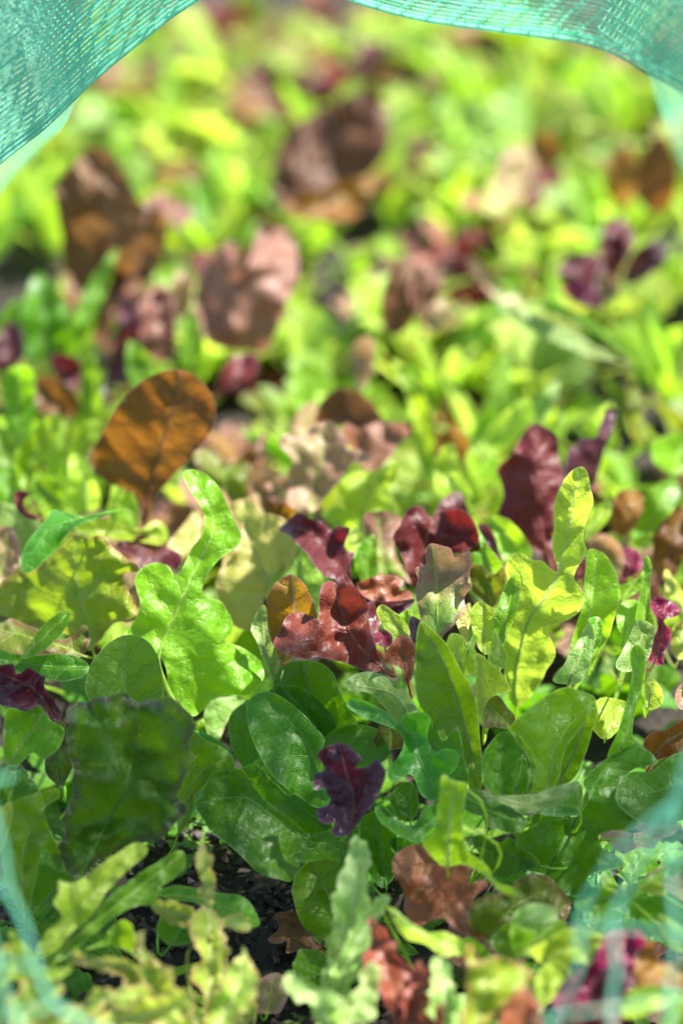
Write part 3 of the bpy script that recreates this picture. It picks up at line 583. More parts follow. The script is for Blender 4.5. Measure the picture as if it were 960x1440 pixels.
plant('cupped glossy green leaf rolled like a spoon right of the pointed leaf', [
    L('lime', 'F', [(373,402),(400,360),(450,320),(510,275),(570,254),(602,265),(644,292),(640,350),(600,410),(560,470),(540,560),(505,605),(460,608),(440,602),(450,502),(420,442)], [(500,608),(520,480),(580,380),(640,320)], z=-2.2, lean=36, cup=1.05, ruf=1.3),
    L('green', 'F', [(602,265),(640,275),(663,295),(665,352),(647,432),(622,502),(592,562),(520,604),(535,560),(560,470),(605,405),(645,340),(640,292)], [(525,600),(590,480),(650,310)], z=-2.0, lean=22, cup=0.75, ruf=1.1),
    L('deep', 'F', [(281,552),(285,480),(310,440),(340,409),(375,404),(405,430),(430,460),(405,500),(392,560),(385,622),(330,622),(290,592)], [(350,622),(340,520),(360,410)], z=-2.0, lean=34, cup=0.65),
    L('green', 'F', [(375,404),(422,430),(457,480),(467,540),(452,602),(430,612),(442,532),(425,480)], [(440,610),(455,530),(385,408)], z=-1.6, lean=25, cup=0.65),
    L('deep', 'F', [(385,500),(420,480),(440,530),(432,600),(390,620)], z=-3.4, lean=30),
    L('sage', 'F', [(328,626),(380,620),(450,615),(520,595),(590,574),(613,580),(560,640),(490,667),(420,682),(380,657),(340,642)], [(335,632),(450,648),(610,580)], z=-1.3, lean=62, cup=-0.50, ruf=1.0),
    L('green', 'F', [(612,580),(622,600),(612,660),(570,660),(540,650),(580,620)], z=-1.6, lean=35),
    L('blue', 'F', [(480,680),(540,645),(600,660),(610,685),(540,692)], z=-2.2, lean=60),
    L('deep', 'F', [(223,600),(270,603),(330,625),(380,650),(422,690),(437,710),(415,742),(370,747),(300,722),(290,692),(250,682),(218,660)], [(225,625),(320,680),(430,715)], z=-1.4, lean=50, cup=-0.55, ruf=1.1),
])
plant('sunlit green leaf with its top rolled over like a scroll in the shade', [
    L('lime', 'F', [(145,556),(170,570),(226,580),(232,600),(217,680),(222,780),(242,812),(292,852),(332,912),(382,932),(405,962),(340,943),(280,882),(220,855),(150,860),(100,812),(80,772),(120,742),(135,652)], [(165,860),(170,740),(188,575)], z=-.4, lean=14, yaw=-30, cup=0.45, ruf=1.3, bend=-.05),
    L('limegl', 'F', [(145,556),(158,550),(180,568),(228,578),(230,598),(190,592),(160,582)], z=-.1, lean=50, cup=-1.05),
    L('limegl', 'F', [(203,705),(240,730),(292,733),(287,752),(240,747),(208,727)], z=0., lean=60, cup=-0.95, ruf=1.0),
])
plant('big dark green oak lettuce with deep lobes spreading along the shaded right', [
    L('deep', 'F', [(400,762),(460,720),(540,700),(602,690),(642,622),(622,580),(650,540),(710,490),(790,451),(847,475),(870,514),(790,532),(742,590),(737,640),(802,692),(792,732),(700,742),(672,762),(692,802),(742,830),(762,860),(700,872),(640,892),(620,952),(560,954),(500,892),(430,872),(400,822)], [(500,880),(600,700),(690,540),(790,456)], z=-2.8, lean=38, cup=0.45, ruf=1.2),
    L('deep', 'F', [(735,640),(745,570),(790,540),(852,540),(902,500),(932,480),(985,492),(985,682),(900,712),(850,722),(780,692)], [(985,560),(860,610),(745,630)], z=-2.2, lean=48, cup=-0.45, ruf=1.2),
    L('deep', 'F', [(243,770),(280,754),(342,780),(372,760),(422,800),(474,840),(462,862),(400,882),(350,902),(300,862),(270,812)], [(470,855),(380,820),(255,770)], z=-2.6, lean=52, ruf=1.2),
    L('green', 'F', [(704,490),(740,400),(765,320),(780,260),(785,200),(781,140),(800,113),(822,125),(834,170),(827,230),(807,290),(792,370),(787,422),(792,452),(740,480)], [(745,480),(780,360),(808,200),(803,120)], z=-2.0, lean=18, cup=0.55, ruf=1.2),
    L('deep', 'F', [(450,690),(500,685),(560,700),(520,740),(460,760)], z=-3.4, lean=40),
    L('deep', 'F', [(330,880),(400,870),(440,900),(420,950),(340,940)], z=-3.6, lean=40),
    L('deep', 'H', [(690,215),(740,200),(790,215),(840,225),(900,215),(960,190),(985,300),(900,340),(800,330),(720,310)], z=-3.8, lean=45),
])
plant('green leaf with a bright curled rim at the lower right edge', [
    L('green', 'H', [(676,235),(720,226),(760,190),(820,195),(850,180),(920,140),(985,90),(985,140),(920,175),(860,205),(800,245),(740,262),(690,260)], [(980,110),(860,190),(690,248)], z=-.8, lean=55, cup=0.65, ruf=1.0),
    L('limegl', 'H', [(750,190),(757,165),(775,195),(812,195),(800,212),(770,208)], z=-.5, lean=50, cup=0.85),  # yellow lime slivers put in as the rim's sunlit edge
    L('limegl', 'H', [(840,205),(880,180),(915,200),(910,222),(870,215)], z=-.6, lean=55, cup=0.55),
    L('limegl', 'H', [(676,230),(690,240),(728,222),(722,237),(690,246)], z=-.4, lean=50, cup=0.75),
], root=(.16, .66))
plant('pale reddish leaf catching the sun behind the dark oak lettuce', [
    L('pink', 'F', [(678,747),(740,740),(802,745),(862,735),(942,718),(932,747),(880,772),(860,802),(810,797),(760,817),(720,792)], [(700,770),(800,770),(940,725)], z=-3.6, lean=60, ruf=1.3, cup=0.55),
    L('pink', 'H', [(870,170),(920,140),(985,150),(985,240),(930,215),(880,190)], z=-1.6, lean=60, ruf=1.2),
])
plant('light brown leaf at the right edge above the dark oak lettuce', [
    L('bronze', 'F', [(825,452),(850,410),(900,400),(930,380),(985,365),(985,492),(900,492),(860,502)], [(860,500),(900,440),(980,400)], z=-3.2, lean=48, ruf=1.4, cup=0.55),
    L('pink', 'F', [(930,290),(950,245),(985,240),(985,330),(945,325)], z=-3.0, lean=40),
])
# lower left
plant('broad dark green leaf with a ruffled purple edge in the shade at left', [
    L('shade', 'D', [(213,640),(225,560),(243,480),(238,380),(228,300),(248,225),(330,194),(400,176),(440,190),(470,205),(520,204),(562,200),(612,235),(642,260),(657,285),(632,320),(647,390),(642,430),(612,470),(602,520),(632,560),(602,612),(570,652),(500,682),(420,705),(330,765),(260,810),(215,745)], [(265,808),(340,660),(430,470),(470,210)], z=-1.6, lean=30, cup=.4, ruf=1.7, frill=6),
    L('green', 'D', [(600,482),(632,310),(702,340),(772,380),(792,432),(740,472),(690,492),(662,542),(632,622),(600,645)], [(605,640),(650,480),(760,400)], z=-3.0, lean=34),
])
plant('ruffled purple leaf at the left edge above the shaded green lettuces', [
    L('purple', 'D', [(-25,92),(50,83),(60,110),(95,93),(152,120),(152,150),(172,180),(212,250),(192,282),(160,252),(130,222),(70,237),(20,227),(-25,192)], [(185,280),(120,170),(-10,110)], z=-2.6, lean=46, ruf=2.0, frill=3, cup=.6),
    L('shade', 'D', [(150,210),(200,260),(235,320),(240,420),(210,500),(170,470),(150,400),(200,330)], z=-3.4, lean=32, ruf=1.6, frill=2),
])
plant('small toothed green leaves rising at the shaded left edge', [
    L('green', 'D', [(22,240),(90,240),(132,218),(172,270),(217,300),(202,360),(150,402),(110,382),(60,422),(18,402)], [(30,420),(90,330),(150,240)], z=-1.8, lean=38, cup=.4),
    L('green', 'D', [(28,562),(110,520),(192,500),(202,532),(150,572),(162,622),(212,742),(192,782),(150,702),(130,762),(100,902),(60,902),(8,762),(18,652)], [(80,900),(80,700),(180,510)], z=-1.8, lean=28, ruf=1.3),
    L('limegl', 'D', [(-20,610),(35,543),(42,602),(12,702),(-20,715)], [(0,712),(15,630),(36,550)], z=-1.0, lean=24),
    L('deep', 'D', [(-20,440),(60,420),(130,500),(100,540),(30,560),(-20,540)], z=-3.0, lean=40),
    L('deep', 'D', [(130,760),(200,780),(250,800),(240,880),(140,900),(100,880)], z=-2.8, lean=35),
])
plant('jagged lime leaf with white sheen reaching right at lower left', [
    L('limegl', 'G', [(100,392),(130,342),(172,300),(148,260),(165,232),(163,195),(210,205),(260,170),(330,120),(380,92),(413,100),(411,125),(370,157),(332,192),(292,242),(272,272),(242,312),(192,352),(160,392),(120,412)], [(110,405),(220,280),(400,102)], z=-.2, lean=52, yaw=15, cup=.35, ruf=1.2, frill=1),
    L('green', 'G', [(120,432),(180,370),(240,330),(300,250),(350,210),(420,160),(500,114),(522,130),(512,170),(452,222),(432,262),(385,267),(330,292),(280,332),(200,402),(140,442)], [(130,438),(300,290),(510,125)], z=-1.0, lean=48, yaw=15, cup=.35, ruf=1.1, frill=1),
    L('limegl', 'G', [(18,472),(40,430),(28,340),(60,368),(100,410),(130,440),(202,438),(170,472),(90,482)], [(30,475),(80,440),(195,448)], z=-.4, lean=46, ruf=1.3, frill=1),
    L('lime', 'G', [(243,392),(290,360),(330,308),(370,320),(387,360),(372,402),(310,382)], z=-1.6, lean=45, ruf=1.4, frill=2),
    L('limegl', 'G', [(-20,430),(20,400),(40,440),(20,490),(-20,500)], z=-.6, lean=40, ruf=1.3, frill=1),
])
plant('green oval leaf lying low beside the gap of bare soil', [
    L('green', 'G', [(448,230),(500,209),(600,230),(682,240),(727,300),(721,327),(640,322),(560,262),(480,252)], [(460,240),(580,250),(715,310)], z=-7.0, lean=50, cup=-.3, ruf=.5),
    L('deep', 'G', [(440,330),(480,290),(540,300),(560,360),(480,378)], z=-8.0, lean=55),
])
plant('withered brown leaf lying on the bare soil', [
    L('dead', 'G', [(753,362),(785,330),(778,290),(842,284),(872,310),(912,372),(882,392),(840,396),(802,402),(805,366),(780,372)], [(905,390),(850,340),(790,300)], z=-9.8, lean=66, ruf=1.4, frill=1, cup=.3),
], name='fallen_leaf', cat='leaf')
plant('small pink leaf standing on the soil near the bottom edge', [
    L('pink', 'G', [(688,532),(720,480),(770,453),(812,480),(802,542),(780,572),(720,565)], [(750,575),(760,520),(770,458)], z=-5.5, lean=40, ruf=1.2, frill=1),
    L('frill', 'G', [(640,540),(665,500),(700,520),(720,560),(690,600),(650,585)], z=-4.5, lean=40, ruf=1.6, frill=2),
])
# lower right
plant('red leaf with notched lower edge half in shade below the scrolled leaf', [
    L('rusty', 'H', [(207,150),(220,110),(260,89),(292,100),(322,140),(372,124),(407,145),(402,190),(440,179),(454,195),(422,222),(402,252),(382,292),(402,322),(370,312),(340,282),(300,287),(270,297),(238,262),(235,212)], [(395,320),(330,220),(262,96)], z=-1.6, lean=52, ruf=1.4, frill=1, cup=.35),
    L('bronze', 'H', [(395,270),(410,285),(440,330),(420,335),(400,310)], z=-2.4, lean=40),
    L('green', 'H', [(385,340),(410,330),(450,360),(470,400),(440,400),(400,370)], z=-2.4, lean=40),
])
plant('olive leaf with a toothed reddish edge at the lower right', [
    L('olive', 'H', [(398,270),(440,220),(500,209),(540,174),(602,174),(652,210),(672,240),(652,292),(600,262),(560,272),(510,292),(480,342),(440,332),(410,312)], [(450,340),(520,250),(620,200)], z=-2.2, lean=48, ruf=1.7, frill=2.5),
    L('green', 'H', [(460,340),(510,285),(560,275),(580,330),(560,375),(500,380)], z=-1.8, lean=36),
    L('frillgreen', 'H', [(515,292),(530,254),(572,239),(622,250),(642,280),(610,290),(570,310)], [(540,310),(560,280),(620,255)], z=-.8, lean=40, ruf=1.4, frill=3),
    L('lime', 'H', [(510,342),(520,295),(570,310),(640,285),(657,312),(622,342),(570,372),(530,382)], z=-1.0, lean=40, ruf=1.0, frill=1),
])
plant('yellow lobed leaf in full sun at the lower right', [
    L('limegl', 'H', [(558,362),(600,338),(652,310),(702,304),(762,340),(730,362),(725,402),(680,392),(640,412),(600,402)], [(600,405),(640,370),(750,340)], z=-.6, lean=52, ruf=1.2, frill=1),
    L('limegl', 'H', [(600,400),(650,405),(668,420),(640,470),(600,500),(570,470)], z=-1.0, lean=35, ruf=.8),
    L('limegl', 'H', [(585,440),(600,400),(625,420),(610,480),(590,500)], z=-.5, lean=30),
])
plant('narrow lime leaf strip curling along beneath the notched red leaf', [
    L('limegl', 'H', [(198,250),(250,288),(300,313),(352,318),(387,338),(392,372),(340,377),(290,347),(240,332),(208,290)], [(210,265),(290,325),(388,360)], z=-.8, lean=55, cup=.5, ruf=1.2, frill=1),
    L('yellow', 'H', [(395,350),(415,345),(430,390),(415,410),(395,390)], z=-1.2, lean=35),
])
plant('yellow leaf flushed rust at its tip at the bottom edge', [
    L('yellow', 'P', vw('H', [(385,545),(400,480),(398,420),(440,389),(500,384),(562,410),(568,440),(512,492),(465,535),(430,590),(395,590)]), vw('H', [(410,590),(440,480),(520,395)]), z=.3, lean=50, ruf=1.5, frill=2, label='yellow leaf flushed rust red towards its tip'),
    L('rusty', 'H', [(500,500),(540,465),(580,490),(590,590),(480,590)], z=.6, lean=36, ruf=1.4, frill=1.5),
])
plant('glossy magenta red leaf at the bottom behind the net strands', [
    L('magenta', 'P', vw('H', [(622,502),(650,440),(702,410),(732,380),(762,318),(832,308),(864,340),(832,382),(832,442),(792,492),(722,512),(660,524)]), vw('H', [(700,520),(760,420),(830,315)]), z=-.4, lean=48, ruf=1.6, frill=1, cup=.5),
    L('red', 'H', [(640,590),(650,510),(720,500),(780,480),(800,540),(760,590)], z=0, lean=45, ruf=1.5),
    L('purple', 'H', [(720,480),(740,420),(790,400),(820,440),(790,490)], z=.1, lean=40, ruf=1.4),
])
plant('pinkish bronze leaf with rolled edge in the bottom right corner', [
    L('bronze', 'H', [(828,432),(840,370),(880,338),(902,390),(985,398),(985,462),(880,452),(840,458)], [(840,455),(890,410),(980,430)], z=-.6, lean=50, ruf=1.2, cup=.6),
])
plant('bright lime oval leaf lying in the bottom right corner', [
    L('limegl', 'H', [(798,512),(820,470),(880,452),(942,465),(948,487),(900,512),(830,537),(800,532)], [(800,525),(870,490),(945,475)], z=.4, lean=62, cup=.35, ruf=.5),
    L('lime', 'H', [(900,540),(950,490),(985,480),(985,570),(920,580)], z=.2, lean=50),
    L('limegl', 'H', [(895,270),(940,290),(985,330),(985,370),(930,360),(905,320)], z=-1.0, lean=50),
])

# frilled lettuces at the bottom edge, close to the lens
def frilled(label, mat, spines, z=.5, lean=46):
    lv = []
    for pts, w in spines:
        sp = catmull(pts, False, 5.); n = len(sp)
        tn = np.gradient(sp, axis=0); tn /= np.linalg.norm(tn, axis=1)[:, None]; nm = np.stack([-tn[:, 1], tn[:, 0]], 1)
        s = np.linspace(0, 1, n); sd = int(abs(pts[0][0]) + w) + len(lv)
        prof = w * (np.sin(np.pi * np.clip(.12 + s * .86, 0, 1)) ** .6)
        k = np.arange(n)
        lob = lambda q: np.clip(vnoise(k * .17 + q, k * 0 + q, sd + int(q * 7)) * 1.5 - .35, 0, 1) ** .8
        a = 1.35 * prof * (.16 + .85 * lob(.3) + .38 * vnoise(k * .8, k * 0, sd + 1) ** 2)
        b = 1.35 * prof * (.16 + .85 * lob(4.1) + .38 * vnoise(k * .8, k * 0 + 5, sd + 2) ** 2)
        o = [tuple(p) for p in (sp + nm * a[:, None])] + [tuple(p) for p in (sp - nm * b[:, None])][::-1]
        lv.append(L(mat, None, o[::1], None, z=z - 2.2, lean=lean, ruf=.95, frill=3, cup=.4))
        lv[-1]['rib'] = [tuple(p) for p in sp[::2]]
    return plant(label, lv)
frilled('frilled sage green lettuce leaf standing like a spike at the bottom', 'frillgreen', [
    ([(455,1450),(475,1370),(495,1290),(502,1175)], 20), ([(475,1400),(500,1330),(545,1260)], 15), ([(470,1460),(440,1400),(400,1370)], 22), ([(480,1460),(505,1400),(520,1350)], 22)], z=1.0)
frilled('frilled pale lettuce with pink tinged edges at the bottom left', 'frill', [
    ([(292,1450),(296,1370),(292,1270),(282,1185)], 20), ([(290,1300),(250,1285),(212,1272)], 12), ([(294,1310),(330,1300),(352,1302)], 12),
    ([(300,1455),(230,1400),(180,1360),(105,1350)], 24), ([(260,1455),(210,1390),(200,1310)], 26), ([(300,1455),(330,1400),(345,1330)], 20)], z=.8)
frilled('frilled green and yellow lettuce in the bottom left corner', 'frill', [
    ([(60,1460),(110,1420),(170,1400),(215,1405)], 22), ([(120,1460),(160,1440),(230,1420),(275,1400)], 24), ([(20,1460),(40,1420),(90,1385)], 22), ([(0,1440),(-10,1380),(15,1330)], 20)], z=1.0)
frilled('frilled rust red lettuce blurred at the bottom centre', 'rusty', [
    ([(560,1460),(550,1390),(535,1330),(525,1290)], 28), ([(570,1460),(590,1400),(590,1350)], 20), ([(600,1460),(605,1425),(615,1395)], 16)], z=.8)
frilled('light green frilled leaf between the rust red and yellow leaves', 'frillgreen', [
    ([(622,1460),(625,1400),(618,1345)], 22), ([(470,1340),(480,1310),(470,1290)], 12), ([(640,1460),(650,1420),(650,1400)], 18)], z=1.2)

# ------------------------------------------------------------------ larger lettuces in the soft distance
def far(label, leaves, **k):
    for d in leaves: d['far'] = True; d['ruf'] *= 1.5; d['frill'] += 1.5 * (d['mat'] in ('brown', 'bronze', 'pink', 'rusty', 'maroon'))
    return plant(label, leaves, **k)
far('tall brown leafed lettuce out of focus at the upper left', [
    L('duskbrown', 'I', [(270,600),(220,540),(190,500),(180,402),(174,302),(154,190),(170,140),(215,90),(250,54),(300,60),(342,110),(377,180),(412,240),(400,300),(380,400),(330,500),(300,600)], [(285,610),(270,350),(252,60)], z=-1, lean=18, yaw=-15, ruf=1.6, frill=1),
    L('dusky', 'I', [(300,300),(340,230),(380,260),(390,360),(350,470),(310,480)], [(330,480),(345,360),(350,240)], z=-1.4, lean=40, ruf=1.8, frill=2),
    L('duskbrown', 'I', [(330,540),(370,420),(380,300),(400,220),(425,200),(472,260),(467,330),(442,400),(402,462)], [(345,540),(420,360),(440,230)], z=-3, lean=22, ruf=1.6),
    L('dusky', 'I', [(400,220),(430,185),(480,190),(530,225),(540,255),(500,280),(470,250),(430,235)], z=-2.6, lean=50, cup=-.5),
])
far('wide dusky pink leaf with a dark notch out of focus at left', [
    L('dusky', 'I', [(560,560),(545,480),(570,402),(602,350),(652,320),(667,392),(692,392),(716,320),(735,270),(780,280),(827,310),(837,420),(802,502),(772,582),(740,632),(640,622),(590,602)], [(640,625),(680,500),(740,290)], z=-1.2, lean=30, ruf=1.5, frill=1, cup=-.3),
    L('olive', 'I', [(715,320),(735,245),(765,235),(800,260),(825,310),(780,300),(745,290)], z=-3.2, lean=24),
    L('red', 'I', [(603,745),(620,690),(660,640),(722,638),(722,692),(682,732),(640,747)], [(620,745),(680,650)], z=-2.6, lean=45, ruf=1.2),
])
far('dark green lettuce with pointed blades in shade at the left edge', [
    L('deep', 'I', [(60,642),(60,520),(105,404),(162,460),(202,560),(200,645)], [(130,645),(125,520),(107,410)], z=-3, lean=20),
    L('green', 'I', [(200,642),(215,520),(262,420),(332,335),(312,420),(277,522),(245,625)], [(220,640),(260,500),(328,342)], z=-2.4, lean=20),
    L('green', 'I', [(-20,560),(50,480),(72,540),(62,642),(-20,620)], z=-3.2, lean=30),
    L('green', 'I', [(510,680),(520,560),(540,510),(566,570),(570,640),(540,690)], [(540,690),(542,600),(540,515)], z=-2.8, lean=20),
    L('green', 'I', [(360,700),(360,600),(400,620),(435,680),(400,730)], z=-3, lean=25),
    L('maroon', 'I', [(138,652),(170,633),(222,650),(232,702),(222,742),(170,722)], z=-3, lean=40),
    L('purple', 'I', [(-20,620),(20,545),(60,560),(70,640),(30,680),(-20,680)], z=-3.8, lean=40),
])
far('lettuce with pink and grey purple ribs between the two broad brown leaves', [
    L('purple', 'I', [(285,745),(325,600),(345,470),(385,520),(390,600),(340,700)], [(300,740),(340,620),(350,480)], z=-2.8, lean=20),
    L('dusky', 'I', [(345,500),(360,445),(400,470),(440,440),(470,450),(440,510),(390,540)], z=-2.6, lean=40, ruf=1.8),
    L('dusky', 'I', [(390,602),(412,520),(442,450),(482,470),(492,560),(492,642),(450,655),(410,632)], [(440,655),(450,560),(450,460)], z=-2.3, lean=28, ruf=1.8),
    L('pink', 'I', [(480,440),(500,405),(540,420),(540,500),(510,540),(485,500)], z=-2.8, lean=30, ruf=1.4),
])
far('dark red lettuce with crimped leaves out of focus at the upper right', [
    L('maroon', 'J', [(605,402),(640,360),(692,345),(735,372),(750,430),(690,470),(640,450)], z=-2, lean=40, ruf=2, frill=2),
    L('maroon', 'J', [(735,400),(725,320),(750,255),(795,262),(815,320),(790,400),(770,440)], z=-2.2, lean=25, ruf=2, frill=2),
    L('purple', 'J', [(790,430),(820,350),(880,320),(918,350),(890,400),(840,430)], z=-2, lean=40, ruf=2, frill=2),
    L('pink', 'J', [(710,450),(725,410),(770,420),(780,470),(740,485)], z=-1.8, lean=55),
    L('magenta', 'J', [(620,460),(660,430),(720,460),(740,500),(680,500)], z=-2, lean=40, ruf=1.6),
])
far('long blade of whitish green lying across the blurred bed at right', [
    L('sage', 'J', [(436,500),(480,498),(562,530),(642,570),(722,615),(770,655),(700,640),(620,610),(540,575),(470,530)], [(770,652),(600,575),(445,502)], z=-1.2, lean=62, cup=-.3, ruf=.4),
    L('green', 'J', [(540,500),(640,540),(740,590),(800,640),(780,600),(700,540),(600,490)], [(795,635),(680,555),(550,498)], z=-1.6, lean=55, ruf=.4),
    L('pinkgreen', 'J', [(345,370),(380,375),(450,440),(520,490),(480,500),(420,470)], [(515,490),(430,430),(350,375)], z=-2, lean=50),
])
far('brown lettuce out of focus in the middle of the bed', [
    L('duskbrown', 'J', [(110,500),(130,420),(180,370),(230,400),(220,480),(190,560),(130,580)], z=-2.6, lean=26, ruf=1.4),
    L('dusky', 'J', [(190,470),(215,390),(255,370),(282,410),(275,470),(230,540)], z=-2.4, lean=28, ruf=1.6),
    L('pink', 'J', [(230,545),(245,500),(290,490),(300,540),(265,570)], z=-2, lean=50),
    L('pink', 'J', [(30,640),(50,590),(90,600),(85,700),(45,740)], z=-2.4, lean=30),
])
far('broad brown leaf out of focus beneath the top of the netting', [
    L('duskbrown', 'P', [(385,275),(395,200),(440,160),(520,128),(548,180),(525,240),(440,285)], [(400,280),(460,210),(530,140)], z=-3, lean=34, yaw=-10, ruf=1.3),
    L('bronze', 'P', [(400,290),(440,270),(520,250),(510,300),(440,310)], z=-2.4, lean=40),
])
far('whitish pink leaf shining out of focus at the upper right', [
    L('pink', 'J', [(430,130),(470,60),(520,50),(545,110),(530,180),(480,210),(440,190)], [(450,205),(490,120),(520,55)], z=-1.6, lean=58, ruf=1.4),
    L('pale', 'J', [(390,200),(420,150),(450,190),(460,240),(400,240)], z=-2, lean=55),
    L('brown', 'J', [(520,60),(560,10),(610,40),(600,110),(550,120)], z=-2.4, lean=30),
])
far('brown olive leaf out of focus against the right edge of the bed', [
    L('brown', 'J', [(820,170),(850,60),(900,20),(940,100),(930,200),(870,240)], z=-2.4, lean=20, ruf=1.2),
    L('bronze', 'J', [(740,180),(760,80),(810,60),(830,130),(800,220)], z=-2.4, lean=28, ruf=1.2),
])
far('dark brown domed leaf with pinkish leaves below it behind the pink lobed leaf', [
    L('duskbrown', 'B', [(330,150),(335,90),(365,45),(420,14),(482,24),(542,70),(582,130),(602,165),(540,160),(480,180),(430,160),(380,160)], [(470,175),(455,100),(440,20)], z=-3.4, lean=14, ruf=.8),
    L('dusky', 'B', [(430,210),(440,150),(500,170),(560,145),(662,150),(682,190),(642,232),(602,282),(562,322),(502,312),(480,262)], [(520,315),(540,230),(560,150)], z=-3.2, lean=38, ruf=1.7, frill=1),
    L('pink', 'B', [(240,160),(280,90),(330,70),(340,120),(330,160),(280,195)], z=-3.6, lean=36, ruf=1.4),
    L('brown', 'B', [(768,265),(800,190),(850,167),(892,190),(902,242),(872,335),(840,335),(828,272)], [(850,335),(860,250),(850,172)], z=-3.6, lean=22),
    L('brown', 'B', [(50,280),(90,230),(130,185),(146,210),(120,260),(90,305)], z=-3.8, lean=40),
])
far('upright green blades behind the crumpled bronze maroon lettuce', [
    L('lime', 'P', [(585,640),(580,590),(560,530),(550,505),(575,520),(600,570),(612,640),(600,670)], [(598,670),(590,600),(555,510)], z=-3.6, lean=14),
    L('limegl', 'P', [(612,690),(615,640),(635,625),(648,660),(640,700)], z=-3.6, lean=20),
    L('limegl', 'P', [(680,640),(700,590),(740,560),(750,590),(720,620)], z=-3.4, lean=45),
    L('sage', 'P', [(740,590),(755,560),(785,535),(780,570),(755,600)], z=-3.2, lean=50),
    L('olive', 'P', [(880,560),(876,510),(884,505),(900,560),(905,620),(890,620)], z=-3.2, lean=12),
    L('lime', 'P', [(918,650),(920,620),(965,610),(975,640),(950,668)], z=-3.2, lean=50),
])
far('brown and pink leaves crowded at right behind the tall purple leaf', [
    L('bronze', 'C', [(690,470),(720,410),(780,395),(820,430),(800,500),(760,560),(700,560)], z=-4, lean=34, ruf=1.4),
    L('pink', 'C', [(600,600),(640,560),(700,580),(740,650),(730,700),(650,650)], z=-4.6, lean=45, ruf=1.4),
    L('green', 'C', [(770,540),(800,450),(860,380),(930,350),(940,430),(880,520),(820,560)], z=-4.2, lean=34),
    L('brown', 'C', [(845,620),(860,540),(920,480),(970,470),(970,640),(900,740),(850,700)], z=-4.0, lean=28, ruf=1.2),
    L('lime', 'C', [(750,600),(800,570),(860,560),(870,590),(800,620)], z=-4.0, lean=55),
    L('frill', 'C', [(880,720),(900,690),(940,760),(970,820),(970,900),(920,830)], z=-4.2, lean=40, ruf=2, frill=3),
    L('frill', 'C', [(930,900),(970,880),(980,1000),(940,1040),(915,980)], z=-3.6, lean=40, ruf=2, frill=3),
    L('limegl', 'F', [(830,240),(850,220),(885,260),(890,310),(840,330)], z=-4, lean=40),
    L('limegl', 'F', [(640,330),(700,290),(780,310),(760,380),(700,430),(650,400)], z=-4.2, lean=45, ruf=1.6, frill=2),
])

# ------------------------------------------------------------------ the sown mass: small lettuces between and behind
def half_width(kind, s, rs_, sd):
    if kind == 'oak':
        lob = .55 + .45 * np.cos((s - .08) * 2 * np.pi * 2.6)
        w = np.where(s < .18, .13, (.35 + .65 * lob) * np.sin(np.pi * np.clip(s * .9 + .1, 0, 1)) ** .6)
    elif kind == 'spoon': w = np.maximum(.12 * (s < .5), np.sin(np.pi * np.clip(s, 0, 1) ** 1.9) ** .7)
    elif kind == 'round': w = np.maximum(.14, np.sin(np.pi * np.clip(s, 0, 1) ** 1.25) ** .6)
    elif kind == 'blade': w = .10 + .9 * np.sin(np.pi * np.clip(s, 0, 1) ** 1.3) ** .8
    elif kind == 'frill': w = .15 + .85 * np.sin(np.pi * np.clip(s * .93, 0, 1) ** 1.6) ** .55
    w = w * np.clip((1 - s) * 14, 0, 1) ** .5
    return w
MESH = {}
